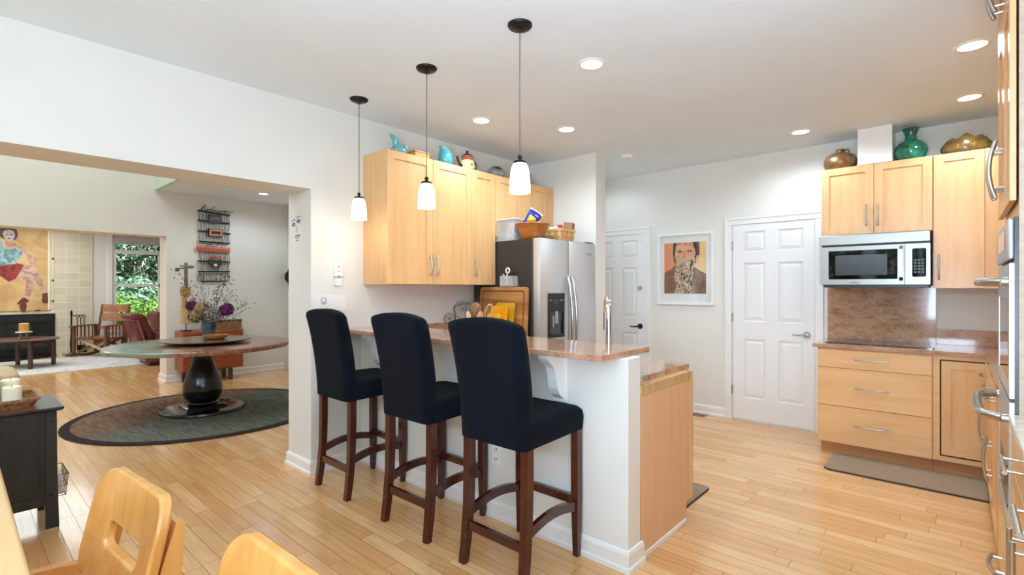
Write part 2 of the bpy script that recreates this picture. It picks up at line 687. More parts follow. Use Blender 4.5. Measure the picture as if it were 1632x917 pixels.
# living room
w = MB()
w.box(XD - .15, XD, -3.2, 2.36, 0, 2.8)
w.box(XD - .15, XD, 3.31, 5.2, 0, 2.8)
w.box(XD - .15, XD, 2.36, 3.31, 2.535, 2.8)
w.box(XD - .15, XD, 2.36, 3.31, 0, .5)
struct(w.end('wall_living', WALL))
struct(MB().box(XD, XB2, -3.2, -3.05, 0, 2.8).end('wall_living_front', WALL))
struct(MB().box(XD, XB2, 5.05, 5.2, 0, 2.8).end('wall_living_right', WALL))


# half wall of the breakfast bar
w = MB()
w.box(XA, -1.2, 2.19, 2.32, 0, 1.037, .004, 1)
struct(w.end('wall_bar', WALL))


# ------------------------------------------------------------------ baseboards
BBP = [(0, 0), (.022, 0), (.022, .022), (.014, .03), (.014, .085), (.008, .1), (0, .104)]


def baseboard(name, runs, h=1.0):
    """runs: (p, q, out, mitre at p, mitre at q) with out the horizontal normal; mitre 1 wraps an outer corner"""
    m = MB()
    for p, q, o, ma, mb in runs:
        d = (Vector(q) - Vector(p)).normalized()
        r = [[Vector((pt[0] + o[0] * n + d.x * s * k * n, pt[1] + o[1] * n + d.y * s * k * n, z * h)) for n, z in BBP] for pt, s, k in ((p, -1, ma), (q, 1, mb))]
        m.loft(r, True)
    return struct(m.end(name, TRIM))


baseboard('baseboard_bar', [((XA, 2.19), (-1.2, 2.19), (0, -1), 0, 1), ((-1.2, 2.19), (-1.2, 2.335), (1, 0), 1, 0)])
baseboard('baseboard_left', [((XA2, 1.775), (XA, 1.775), (0, -1), 1, 1), ((XA, 1.775), (XA, 2.19), (1, 0), 1, -1),
                             ((XA2, 1.775), (XA2, 3.87), (-1, 0), 1, 0), ((XA, YF), (XA, -2.4), (1, 0), 0, 0)])
baseboard('baseboard_back', [((-2.715, YB), (-1.858, YB), (0, -1), 0, 0), ((-.954, YB), (-.915, YB), (0, -1), 0, 0)])
baseboard('baseboard_hall', [((XB, 2.105), (XB, 3.80), (1, 0), 1, 0), ((XB2, 2.105), (XB, 2.105), (0, -1), 1, 1)])
baseboard('baseboard_living', [((XD, 2.03), (XD, 5.05), (1, 0), 0, 0)])
baseboard('baseboard_right', [((XR, YF), (XR, .4), (-1, 0), 0, 0)])
# narrow white strip along the foot of the maple end panel
struct(MB().box(-1.215, -1.196, 2.34, 2.89, 0, .028, .003, 1).end('trim_1', TRIM))


# ------------------------------------------------------------------ doors of the back wall
def casing(name, x0, x1, top, y, w=.072, t=.018, left=True):
    """flat casing with a back band, legs at x0/x1 (outer edges)"""
    m = MB()
    legs = ([(x0, x0 + w)] if left else []) + [(x1 - w, x1)]
    for a, b in legs:
        m.box(a, b, y - t, y, 0, top - w, .002, 1)
        o = a if a == x0 else b - .018
        m.box(o - .001, o + .018, y - t - .008, y - t + .002, 0, top - .018, .002, 1)
    m.box(x0, x1, y - t - .001, y, top - w, top, .002, 1)
    m.box(x0 - .001, x1 + .001, y - t - .009, y - t + .001, top - .018, top + .001, .002, 1)
    return struct(m.end(name, TRIM))


def six_panel(name, x0, x1, z0, z1, y, hinge_left, style_t=.11):
    """six-panel slab facing -y, panels cut in as bevelled recesses with a raised field"""
    m = MB()
    bm = m.bm
    mp = mapB(y)
    W_, H_ = x1 - x0, z1 - z0
    cx = (x0 + x1) / 2
    cols = [(x0 + style_t, cx - .058), (cx + .058, x1 - .095)]
    rows = [(z0 + .225, z0 + .835), (z0 + 1.015, z0 + 1.62), (z0 + 1.735, z0 + 1.945)]
    xs = sorted({x0, x1} | {v for c in cols for v in c})
    zs = sorted({z0, z1} | {v for r in rows for v in r})
    for i in range(len(xs) - 1):
        for j in range(len(zs) - 1):
            a, b, c, d = xs[i], xs[i + 1], zs[j], zs[j + 1]
            pan = (a, b) in cols and (c, d) in rows
            rects = [(a, b, c, d, 0)]
            if pan:
                rects += [(a + .009, b - .009, c + .009, d - .009, -.010), (a + .016, b - .016, c + .016, d - .016, -.010), (a + .045, b - .045, c + .045, d - .045, -.001)]
            L = [[bm.verts.new(mp(u, n, z)) for u, z in ((p, r), (q, r), (q, t), (p, t))] for p, q, r, t, n in rects]
            for A, B in zip(L, L[1:]):
                for k in range(4): m.face([A[k], A[(k + 1) % 4], B[(k + 1) % 4], B[k]])
            m.face(L[-1])
    bmesh.ops.remove_doubles(bm, verts=bm.verts, dist=1e-5)
    # back and rim
    m.box(x0, x1, y + .011, y + .03, z0, z1)
    d = struct(m.end(name, DOORW))
    g = MB().box(x0 - .004, x1 + .004, y + .0125, y + .032, .001, z1 + .004).end('door_gap', DARK, d)
    return d


def lever(parent, x, z, y, sgn, mat, rose=.033):
    m = MB()
    m.cyl((x, y, z), (x, y - .012, z), rose, rose * .9, 24)
    m.cyl((x, y - .01, z), (x, y - .05, z), .011, seg=14)
    m.tube([(x, y - .05, z), (x + sgn * .03, y - .053, z - .002), (x + sgn * .07, y - .05, z - .006), (x + sgn * .112, y - .046, z - .002)], [.011, .0095, .008, .007], 12)
    return m.end('door_handle', mat, parent, True)


D1 = six_panel('door_1', -1.781, -1.029, .02, 2.045, YB - .008, True)
for z in (.317, 1.072, 1.827):
    MB().cyl((-1.787, YB - .016, z - .048), (-1.787, YB - .016, z + .048), .0075, seg=10).box(-1.797, -1.775, YB - .014, YB - .008, z - .045, z + .045).end('hinge', STEELB, D1, True)
lever(D1, -1.095, .93, YB - .008, -1, STEELB)
casing('trim_2', -1.857, -.955, 2.112, YB, .07)
D2 = six_panel('door_2', -3.53, -2.787, .012, 2.04, YB - .008, True)
lever(D2, -2.845, .925, YB - .008, -1, BLACKP)
MB().cyl((-2.845, YB - .008, 1.385), (-2.845, YB - .03, 1.385), .026, .022, 20).box(-2.849, -2.841, YB - .048, YB - .03, 1.37, 1.40, .002, 1).end('deadbolt', STEELB, D2, True)
casing('trim_3', -3.57, -2.715, 2.1, YB, .068, left=False)
# hall door, seen as a sliver beside the far wall, with its casing
m = MB().box(-8.47, -7.66, 3.862, 3.875, .012, 2.03)
D3 = struct(m.end('door_3', DOORW))
for z in (.3, 1.05, 1.8):
    MB().box(-8.487, -8.463, 3.848, 3.862, z - .05, z + .05).end('hinge', STEELB, D3)
casing('trim_4', -8.553, -7.58, 2.11, 3.87, .075)

# ------------------------------------------------------------------ windows
# living room window: casing, frame, transom strip above a sash with one middle rail
m = MB()
for a, b, c, d, t in ((2.27, 2.36, .42, 2.63, .025), (3.31, 3.40, .42, 2.63, .025), (2.27, 3.40, 2.535, 2.63, .028), (2.25, 3.42, .42, .5, .05)):
    m.box(XD, XD + t, a, b, c, d, .004, 1)
for a, b, c, d in ((2.36, 2.40, .5, 2.535), (3.24, 3.31, .5, 2.535), (2.4, 3.24, 2.49, 2.535), (2.4, 3.24, .5, .56), (2.4, 3.24, 2.14, 2.225), (2.41, 3.235, 1.41, 1.475),
                   (2.4, 2.43, .56, 2.14), (3.2, 3.24, .56, 2.14)):
    m.box(XD - .06, XD - .01, a, b, c, d, .003, 1)
W1 = struct(m.end('window_1', TRIM))
MB().box(XD - .038, XD - .033, 2.38, 3.26, .53, 2.51).end('window_pane', PANE, W1)
m = MB().box(XD - .004, XD + .001, 2.375, 3.295, 2.355, 2.50)
m.cyl((XD + .005, 2.37, 2.505), (XD + .005, 3.30, 2.505), .024, seg=14)
m.box(XD - .008, XD + .006, 2.375, 3.295, 2.345, 2.36)
m.end('roller_blind', plain('blind_grey', (190, 188, 190), .8), W1)
# dining windows behind the camera
for k, (a, b) in enumerate(((-3.35, -1.6), (-1.5, .25))):
    m = MB()
    for p, q, c, d in ((a, a + .07, .25, 2.45), (b - .07, b, .25, 2.45), (a, b, 2.38, 2.45), (a, b, .25, .33), ((a + b) / 2 - .03, (a + b) / 2 + .03, .33, 2.38)):
        m.box(p, q, YF - .13, YF - .03, c, d, .004, 1)
    wd = struct(m.end('window_%d' % (k + 2), TRIM))
    MB().box(a + .06, b - .06, YF - .085, YF - .08, .32, 2.39).end('window_pane', PANE, wd)
struct(MB().box(-1.62, -1.48, YF - .15, YF + .01, .25, 2.45).end('trim_5', TRIM))

# chase above the microwave cabinets
struct(MB().box(-.652, -.415, 5.2, YB, 2.437, ZC).end('trim_6', TRIM))

# fireplace tiles on the living room end wall
s = N('cream_tiles')
s.set(Roughness=.3)
tc = s.n('ShaderNodeTexCoord')
sp = s.n('ShaderNodeSeparateXYZ')
s.l(tc.outputs['Object'], sp.inputs[0])
cb = s.n('ShaderNodeCombineXYZ')
s.l(s.math('ADD', sp.outputs[1], -1.39 + 30 * .205), cb.inputs[0])
s.l(sp.outputs[2], cb.inputs[1])
br = s.n('ShaderNodeTexBrick', offset=0.0, squash=1.0)
br.inputs['Scale'].default_value = 1
br.inputs['Brick Width'].default_value = .205
br.inputs['Row Height'].default_value = .155
br.inputs['Mortar Size'].default_value = .004
br.inputs['Mortar Smooth'].default_value = .2
br.inputs['Color1'].default_value = lin((206, 196, 172))
br.inputs['Color2'].default_value = lin((216, 206, 184))
br.inputs['Mortar'].default_value = lin((232, 226, 210))
s.l(cb.outputs[0], br.inputs['Vector'])
s.l(br.outputs['Color'], s.p.inputs['Base Color'])
s.bump(br.outputs['Fac'], -.3, .004)
struct(MB().box(XD, XD + .03, -1.6, 2.02, 0, 2.72).end('trim_7', s.m))
# pale ledge under the painting, above the fire opening
struct(MB().box(XD + .03, XD + .045, -1.6, 1.43, .865, .93, .003, 1).end('trim_8', plain('cream_ledge', (228, 220, 194), .4)))

# ground outside
struct(MB().box(-34, -13.95, -10, 14, -.3, -.15).end('ground', plain('lawn', (70, 100, 44), .9, 0, .3, 6)))
struct(MB().box(-13.9, 12, -24, -4.3, -.3, -.15).end('ground', MATS['lawn']))


# ------------------------------------------------------------------ downlights
def downlight(loc, label, power):
    t = local(thing('ceiling_downlight', label, 'light', loc, 'recessed downlights'))
    MB().lathe([(.062, -.001), (.064, -.006), (.078, -.006), (.084, -.002), (.085, 0)], seg=36, cap=False).end('trim_ring', TRIM, t, True)
    MB().cyl((0, 0, -.0005), (0, 0, -.004), .0625, seg=36).end('lens', LENS, t)
    l = bpy.data.lights.new('downlight_beam', 'SPOT')
    l.energy = power
    l.color = (.82, .97, 1.08)
    l.spot_size = math.radians(165)
    l.spot_blend = .6
    l.shadow_soft_size = .06
    lo = bpy.data.objects.new('downlight_beam', l)
    COL.objects.link(lo)
    lo.parent = t
    lo.location = (0, 0, -.012)
    return t


dl = downlight((-1.663, 2.591, ZC), 'white recessed downlight directly above the breakfast bar, right of the nearest pendant', 50)
for p, lb in (((-2.891, 2.868, ZC), 'white recessed downlight above the gap between second and third pendants, near the maple wall cabinets'),
              ((-2.506, 3.512, ZC), 'white recessed downlight in front of the refrigerator partition'),
              ((-1.029, 4.921, ZC), 'white recessed downlight above the six-panel door by the microwave'),
              ((.055, 3.809, ZC), 'white recessed downlight nearest the oven tower at top right'),
              ((.054, 4.832, ZC), 'white recessed downlight over the tall cabinet with the olive bowl')):
    dup(dl, p, 0, lb)
pl = dup(dl, (-3.15, 4.97, ZC), 0, 'white recessed downlight in the passage behind the refrigerator partition')  # added out of view to brighten the back wall and door
for o in pl.children:
    if o.type == 'LIGHT':
        o.data = o.data.copy()
        o.data.energy = 16
dup(dl, (-7.726, 3.11, 2.785), 0, 'white recessed downlight in the hall ceiling above the cord wall hanging')
t = local(thing('smoke_detector', 'small round white smoke detector on the ceiling near the partition', 'smoke detector', (-2.538, 4.624, ZC)))
MB().lathe([(.055, 0), (.055, -.018), (.045, -.03), (0, -.032)], seg=28).end('cover', WHITEP, t, True)
MB().lathe([(.062, 0), (.062, -.008), (.05, -.01)], seg=28).end('mounting_plate', WHITEP, t, True)

# ================================================================== KITCHEN
# ------------------------------------------------------------------ bar stools
def make_stool():
    t = local(thing('bar_stool', 'navy slipcovered bar stool nearest the camera at the open end of the bar', 'bar stool', (0, 0, 0), 'bar stools along the breakfast bar'))
    # seat cover: rounded block with a slightly flared skirt
    m = MB()
    rings = []
    for z, sx, sy0, sy1, r in ((.642, .213, -.20, .246, .02), (.66, .215, -.205, .25, .025), (.72, .222, -.205, .255, .035), (.752, .220, -.205, .252, .045), (.768, .205, -.205, .238, .05), (.773, .17, -.19, .2, .05), (.775, .05, -.06, .06, .02)):
        pts = rrect(0, (sy0 + sy1) / 2, 2 * sx, sy1 - sy0, r, 6)
        rings.append([Vector((x, y, z + (.012 if y > .1 and z < .65 else 0))) for x, y in pts])
    m.loft(rings, True)
    m.end('seat', NAVY, t, True, ang=1.2)
    # back cover: leaning slab with an arched top, widening upwards
    m = MB()
    bm = m.bm
    NX, NZ = 14, 22
    grid = {}
    for side in (0, 1):
        for i in range(NX + 1):
            for j in range(NZ + 1):
                q = -1 + 2 * i / NX
                f = j / NZ
                half = .212 + .020 * f ** 1.2
                top = 1.243 - .034 * abs(q) ** 2.2
                z = .64 + (top - .64) * f
                x = half * q
                ymid = -.188 - .012 * f - .075 * f ** 2
                th = .046 - .006 * f
                edge = max(0, abs(q) - .86) / .14
                the = th * (1 - .38 * edge ** 2)
                if f > .96: the *= 1 - .35 * ((f - .96) / .04) ** 2
                bul = .006 * (1 - q * q) * math.sin(PI * f)
                grid[side, i, j] = bm.verts.new((x, ymid + (the + bul if side else -the - bul), z))
    for side in (0, 1):
        for i in range(NX):
            for j in range(NZ):
                m.face([grid[side, i, j], grid[side, i + 1, j], grid[side, i + 1, j + 1], grid[side, i, j + 1]])
    for i in range(NX):
        for j in (0, NZ): m.face([grid[0, i, j], grid[0, i + 1, j], grid[1, i + 1, j], grid[1, i, j]])
    for j in range(NZ):
        for i in (0, NX): m.face([grid[0, i, j], grid[0, i, j + 1], grid[1, i, j + 1], grid[1, i, j]])
    m.end('backrest', NAVY, t, True, ang=1.3)
    for sx in (-1, 1):
        # rear leg, sweeping back a little at the floor
        m = MB()
        m.sweep([(sx * .19, -.185, .70), (sx * .19, -.185, .5), (sx * .191, -.19, .28), (sx * .193, -.205, .12), (sx * .195, -.222, 0)], [.044, .044, .042, .04, .036], [.044, .044, .042, .04, .036], up=(1, 0, 0))
        m.end('leg', CHERRY, t)
        m = MB()
        m.sweep([(sx * .19, .213, .70), (sx * .19, .213, .3), (sx * .192, .213, 0)], [.042, .042, .03], [.042, .042, .03], up=(1, 0, 0))
        m.end('leg', CHERRY, t)
        # side stretcher, arched
        m = MB()
        m.sweep([(sx * .19, -.195 + .40 * k / 8, .245 + .035 * math.sin(PI * k / 8) + .012 * k / 8) for k in range(9)], .022, .046)
        m.end('stretcher', CHERRY, t)
    MB().bar((-.19, -.2, .19), (.19, -.2, .19), .022, .042).end('stretcher', CHERRY, t)
    MB().bar((-.19, .213, .285), (.19, .213, .285), .024, .042).end('footrest', CHERRY, t)
    return t


st = make_stool()
st.location = (-1.665, 1.942, 0)
dup(st, (-2.35, 1.942, 0), .01, 'navy slipcovered bar stool in the middle of the three')
dup(st, (-3.16, 1.942, 0), -.01, 'navy slipcovered bar stool farthest along the bar, beside the white wall end')


# ------------------------------------------------------------------ pendants
def make_pendant(lb):
    t = local(thing('pendant_lamp', lb, 'pendant lamp', (-1.693, 1.96, ZC), 'pendants above the breakfast bar'))
    MB().lathe([(.0, -.036), (.012, -.036), (.014, -.024), (.045, -.02), (.058, -.014), (.064, -.006), (.064, 0)], seg=32).end('canopy', BRONZE, t, True)
    MB().cyl((0, 0, -.03), (0, 0, -.70), .0028, seg=8).end('cord', plain('cord_grey', (92, 90, 88), .5), t, True)
    MB().lathe([(0, -.672), (.009, -.674), (.013, -.684), (.009, -.694), (.007, -.70), (.03, -.704), (.034, -.71), (.034, -.716), (0, -.716)], seg=24).end('socket_cap', BRONZE, t, True)
    m = MB()
    m.lathe([(.020, -.712), (.034, -.718), (.043, -.735), (.049, -.765), (.0525, -.80), (.0545, -.84), (.0555, -.868), (.0525, -.868), (.0515, -.84), (.0495, -.80), (.046, -.765), (.04, -.738), (.018, -.722)], seg=36)
    m.end('shade', SHADE, t, True, ang=1.2)
    l = bpy.data.lights.new('pendant_bulb', 'POINT')
    l.energy = 2.5
    l.color = (1, .88, .7)
    l.shadow_soft_size = .03
    lo = bpy.data.objects.new('pendant_bulb', l)
    COL.objects.link(lo)
    lo.parent = t
    lo.location = (0, 0, -.885)
    return t


pd = make_pendant('bell-shaped glass pendant nearest the camera, hanging in front of the refrigerator cabinets')
dup(pd, (-2.454, 1.96, ZC), 0, 'bell-shaped glass pendant in the middle of the row, in front of the maple cabinet doors')
dup(pd, (-3.221, 1.96, ZC), 0, 'bell-shaped glass pendant beside the left edge of the maple wall cabinets')

# ------------------------------------------------------------------ bar counter, corbels, outlet, lower counter
m = MB().box(XA, -1.238, 2.003, 2.50, 1.037, 1.067, .004, 2)
tag(m.end('bar_countertop', GRAN), 'long raised granite breakfast bar top above the stools', 'countertop')
m = MB()
m.prism([(XA, 2.325), (-1.245, 2.325), (-1.245, 3.04), (-1.29, 3.092), (-2.84, 3.092), (-2.84, 3.4), (XA, 3.4)], mapF(.884), 0, .03)
tag(m.end('sink_countertop', GRAN), 'lower granite counter on the kitchen side of the bar', 'countertop')
tag(MB().box(XA, XA + .022, 2.33, 3.4, .914, 1.062, .002, 1).end('backsplash', GRAN), 'low granite upstand along the wall behind the kitchen utensils', 'backsplash')


def corbel(x, label):
    """white curved bracket under the bar top"""
    prof = [(2.19, 1.037), (2.03, 1.037), (2.03, 1.018), (2.043, 1.004), (2.066, .988), (2.092, .962), (2.105, .93), (2.112, .89), (2.122, .85), (2.142, .815), (2.168, .795), (2.19, .785)]
    t = thing('counter_bracket', label, 'bracket', (x, 2.19, .785))
    mp = lambda u, n, z: Vector((x + n, u, z))
    m = MB().prism(prof, mp, -.03, .03)
    m.end('scroll', TRIM, t)
    MB().box(x - .045, x + .045, 2.180, 2.19, .77, 1.037, .003, 1).end('back_plate', TRIM, t)
    return t


corbel(-1.60, 'white scrolled bracket under the bar top near its open end')
corbel(-3.27, 'white scrolled bracket under the bar top near the wall')


def outlet(name, label, mp, u, z, w=.072, h=.118, kind='outlet'):
    o = mp(u, 0, z - h / 2)
    t = thing(name, label, kind, tuple(o))
    m = MB()
    m.prism(rrect(u, z, w, h, .006), mp, 0, .006)
    m.end('cover_plate', WHITEP, t, True)
    return t


t = outlet('wall_outlet', 'white double wall outlet low on the bar wall behind the stools', mapB(2.19), -2.075, .382)
for dz in (-.028, .028):
    m = MB().prism(rrect(-2.075, .382 + dz, .034, .036, .012), mapB(2.19), .006, .009)
    r = m.end('receptacle', WHITEP, t, True)
    m = MB()
    for du in (-.008, .008): m.box(-2.075 + du - .0015, -2.075 + du + .0015, 2.179, 2.1815, .375 + dz + .004, .386 + dz + .006)
    m.cyl((-2.075, 2.179, .372 + dz), (-2.075, 2.1815, .372 + dz), .003, seg=10)
    m.end('slots', DARK, r)

# peninsula base cabinet, its bare end panel facing the room
t = thing('peninsula_cabinet', 'maple base cabinet under the lower counter with a plain ply end panel', 'cabinet', (-1.22, 2.65, 0))
MB().box(-3.4, -1.222, 2.325, 2.985, .1, .884).box(-3.4, -1.24, 2.325, 2.9, 0, .1).end('body', MAPLEX, t)
m = MB().box(-1.222, -1.202, 2.325, 2.895, .028, .83).box(-1.222, -1.202, 2.895, 2.95, .12, .83)
m.end('end_panel', RAWPLY, t)
MB().box(-1.222, -1.200, 2.325, 2.955, .83, .884, .002, 1).end('top_rail', PALEW, t)
MB().box(-1.24, -1.199, 2.952, 2.985, .12, .884, .002, 1).end('corner_stile', MAPLE, t)
for k, (a, b) in enumerate(((-1.75, -1.27), (-2.25, -1.77), (-2.75, -2.27))):
    mp = lambda u, n, z: Vector((u, 2.985 + n, z))
    d = MB().shaker(mp, a, b, .13, .86).end('door', MAPLE, t)
    MB().bow(mp(b - .05, .02, .68), mp(b - .05, .02, .8), (0, 1, 0)).end('handle', STEELB, d, True)
# torn drywall edge and grey bracket between half wall and cabinet end
tag(MB().box(-1.204, -1.1965, 2.322, 2.338, .905, .935, .002, 1).end('metal_clip', GREYP), 'small grey clip at the corner between bar wall and lower counter', 'clip')

# kitchen faucet standing behind the bar
t = thing('kitchen_faucet', 'tall chrome kitchen faucet rising behind the bar top', 'faucet', (-1.48, 2.48, .914))
MB().lathe([(.03, 0), (.03, .008), (.024, .016), (.018, .03), (.0165, .1), (.0165, .2)], (-1.48, 2.48, .914), 24).end('base', CHROME, t, True)
pts = [(-1.48, 2.48, 1.1)] + [(-1.48 - .050 * (1 - math.cos(PI * k / 10)), 2.48 + .070 * (1 - math.cos(PI * k / 10)), 1.235 + .085 * math.sin(PI * k / 10)) for k in range(11)]
MB().tube(pts, .0155, 14).end('spout', CHROME, t, True)
MB().cyl(pts[-1], (pts[-1][0], pts[-1][1], 1.13), .017, .019, 16).end('spray_head', STEELB, t, True)
MB().cyl((-1.48, 2.48, .99), (-1.43, 2.46, 1.0), .008, seg=10).cyl((-1.43, 2.46, 1.0), (-1.40, 2.45, 1.04), .006, seg=10).end('lever', CHROME, t, True)


# ------------------------------------------------------------------ wall cabinets on the left
def wallcab(label, y0, y1, z0, z1, doors, group='wall cabinets on the left'):
    t = thing('wall_cabinet', label, 'cabinet', (XA, (y0 + y1) / 2, z0), group)
    mp = mapA(XA + .312)
    MB().box(XA, XA + .31, y0, y1, z0, z1, .001, 1).end('body', MAPLE, t)
    for a, b, hy, hz in doors:
        d = MB().shaker(mp, a + .0015, b - .0015, z0 + .003, z1 - .003).end('door', MAPLE, t)
        if hy:
            MB().bow(mp(hy, .02, hz), mp(hy, .02, hz + .128), (1, 0, 0), .0055).end('handle', STEELB, d, True)
    return t


wallcab('two-door maple wall cabinet with the turquoise pitchers on top', 2.21, 3.096, 1.408, 2.443, [(2.21, 2.654, 2.622, 1.5), (2.654, 3.096, 2.690, 1.5)])
wallcab('narrow single-door maple wall cabinet beside the refrigerator', 3.098, 3.40, 1.408, 2.443, [(3.098, 3.40, 3.135, 1.5)])
wallcab('short two-door maple cabinet above the refrigerator', 3.402, 4.296, 1.86, 2.443, [(3.402, 3.848, 0, 0), (3.848, 4.296, 0, 0)])

# ------------------------------------------------------------------ refrigerator
t = thing('refrigerator', 'stainless side-by-side refrigerator with black sides and an ice dispenser', 'refrigerator', (-3.1, 3.85, 0))
MB().box(-3.54, -2.80, 3.408, 4.285, .02, 1.815, .006, 1).end('body', FRIDGEB, t)
MB().box(-3.5, -2.83, 3.42, 4.27, .0, .03).end('plinth', DARK, t)
mp = mapA(-2.795)
m = MB().box(-2.793, -2.714, 3.408, 3.832, .09, 1.82, .007, 2)
d1 = m.end('freezer_door', STEELD, t, True)
m = MB().box(-2.793, -2.714, 3.840, 4.29, .09, 1.82, .007, 2)
d2 = m.end('fridge_door', STEELD, t, True)


def fhandle(y, y2, par):
    pts = []
    for k in range(15):
        f = k / 14
        pts.append((-2.714 + .012 + .058 * math.sin(PI * f) ** .7, y + (y2 - y) * math.sin(PI * f), .62 + .87 * f))
    m = MB().tube(pts, .0135, 12)
    m.cyl((-2.716, y, .63), (-2.694, y, .63), .013, seg=10).cyl((-2.716, y, 1.48), (-2.694, y, 1.48), .013, seg=10)
    m.end('handle', STEEL, par, True)


MB().box(-2.80, -2.717, 3.8315, 3.8405, .09, 1.815).end('door_gasket', DARK, t)
fhandle(3.806, 3.80, d1)
fhandle(3.868, 3.868, d2)
m = MB().box(-2.7140, -2.7080, 3.5158, 3.7677, .935, 1.335, .004, 1)
dp = m.end('ice_dispenser', BLACKP, d1)
# recess rim, chute and paddles, drip tray
m = MB().box(-2.7080, -2.7045, 3.5452, 3.7461, .965, 1.16)
m.end('recess', BLACKG, dp)
MB().box(-2.7080, -2.6990, 3.6138, 3.6579, 1.06, 1.17, .003, 1).box(-2.7080, -2.7020, 3.5795, 3.5991, 1.03, 1.13, .002, 1).end('paddle', GREYP, dp)
MB().box(-2.7080, -2.6940, 3.5550, 3.7412, .955, .968, .003, 1).end('drip_tray', BLACKP, dp)
MB().box(-2.7085, -2.7045, 3.5991, 3.6579, 1.235, 1.285, .002, 1).end('display', BLACKG, dp)
m = MB()
for y in (3.5501, 3.5697, 3.6971, 3.7167, 3.7363): m.cyl((-2.7085, y, 1.27), (-2.7055, y, 1.27), .006, seg=10)
m.end('buttons', GREYP, dp)
MB().box(-2.7145, -2.7120, 4.1479, 4.2214, 1.70, 1.725).end('name_badge', GREYP, d2)
MB().box(-2.7740, -2.7240, 4.1773, 4.2753, 1.82, 1.832, .003, 1).end('hinge_cover', BLACKP, t)
# clear magnetic cup with tools on its black side
t = thing('magnetic_tool_cup', 'clear cup of small kitchen tools stuck to the black refrigerator side', 'cup', (-3.0468, 3.4080, 1.395))
m = MB().box(-3.1253, -2.9682, 3.3380, 3.4080, 1.395, 1.41)
m.box(-3.1253, -2.9682, 3.3380, 3.3410, 1.395, 1.49).box(-3.1253, -3.1222, 3.3380, 3.4080, 1.395, 1.49).box(-2.9714, -2.9682, 3.3380, 3.4080, 1.395, 1.49).box(-3.1253, -2.9682, 3.4050, 3.4080, 1.395, 1.49)
m.end('cup', PLASTIC, t)
tag(MB().tube([(-3.0782, 3.3730, 1.415), (-3.0625, 3.3730, 1.52)], .006, 8).tube([(-3.0593 + .022 * math.cos(a), 3.3730, 1.54 + .022 * math.sin(a)) for a in [k * PI / 8 for k in range(16)]], .007, 8, True).end('bottle_opener', WHITEP, None, True),
    'white ring-ended opener standing in the clear cup on the refrigerator', 'opener')
tag(MB().tube([(-3.0258, 3.3630, 1.415), (-3.1096, 3.3630, 1.505)], [.005, .011], 8).end('scoop', GREYP, None, True), 'grey handled scoop leaning out left of the clear cup', 'scoop')
tag(MB().tube([(-3.0049, 3.3730, 1.415), (-2.9892, 3.3730, 1.53)], [.004, .009], 8).end('corkscrew', BLACKP, None, True), 'black handled corkscrew at the right of the clear cup', 'corkscrew')


# ------------------------------------------------------------------ on top of the left cabinets (z 2.443)
ZT = 2.443


def handle_loop(m, c, h, w, r, dirv):
    pts = [Vector(c) + Vector(dirv) * (w * math.sin(PI * k / 10)) + Vector((0, 0, h * (.5 - k / 10))) for k in range(11)]
    m.tube(pts, r, 10)


# pitcher with a long slanted lip: lathe body bent toward the wall end
t = thing('slant_pitcher', 'pale turquoise pitcher with a tall slanted lip at the left end of the cabinets', 'pitcher', (-3.33, 2.38, ZT))
rings = []
for r, z, dy in ((.06, 0, 0), (.082, .012, 0), (.09, .05, 0), (.082, .075, 0), (.066, .092, 0), (.062, .098, 0), (.062, .12, -.004), (.056, .15, -.014), (.05, .18, -.032), (.052, .205, -.05)):
    ring = []
    for i in range(28):
        a = 2 * PI * i / 28
        zz = z + (max(0, (z - .11)) * .55 * -math.sin(a))
        ring.append(Vector((-3.33 + r * .68 * math.cos(a), 2.38 + dy * .8 + r * .8 * math.sin(a), ZT + zz * .58)))
    rings.append(ring)
MB().loft(rings).end('body', TURQ, t, True, ang=1.2)
m = MB().tube([(-3.33, 2.415, ZT + .09), (-3.33, 2.45, ZT + .08), (-3.33, 2.455, ZT + .05), (-3.33, 2.44, ZT + .035)], .009, 10)
m.end('handle', TURQ, t, True)
t = thing('wooden_box', 'flat honey-coloured wooden box between the two turquoise pitchers', 'box', (-3.34, 2.545, ZT))
MB().box(-3.42, -3.265, 2.445 + .045, 2.64, ZT, ZT + .04, .003, 1).end('body', HONEY, t)
MB().box(-3.425, -3.26, 2.485, 2.645, ZT + .04, ZT + .052, .003, 1).end('lid', HONEY, t)
t = thing('round_pitcher', 'plump deep turquoise jug with a pinched spout, left of the teapot', 'pitcher', (-3.31, 2.85, ZT))
rings = []
for r, z, dy in ((.05, 0, 0), (.068, .01, 0), (.076, .05, 0), (.074, .09, 0), (.064, .125, -.003), (.05, .15, -.012), (.042, .165, -.022), (.044, .178, -.028)):
    rings.append([Vector((-3.31 + .84 * r * math.cos(a), 2.85 + .84 * dy + .84 * r * math.sin(a) * (1.12 if math.sin(a) < 0 and z > .14 else 1), ZT + .84 * z)) for a in [2 * PI * i / 28 for i in range(28)]])
MB().loft(rings).end('body', TURQ2, t, True, ang=1.2)
MB().tube([(-3.31, 2.863, ZT + .141), (-3.31, 2.896, ZT + .134), (-3.31, 2.915, ZT + .10), (-3.31, 2.912, ZT + .05)], .0085, 10).end('handle', TURQ2, t, True)
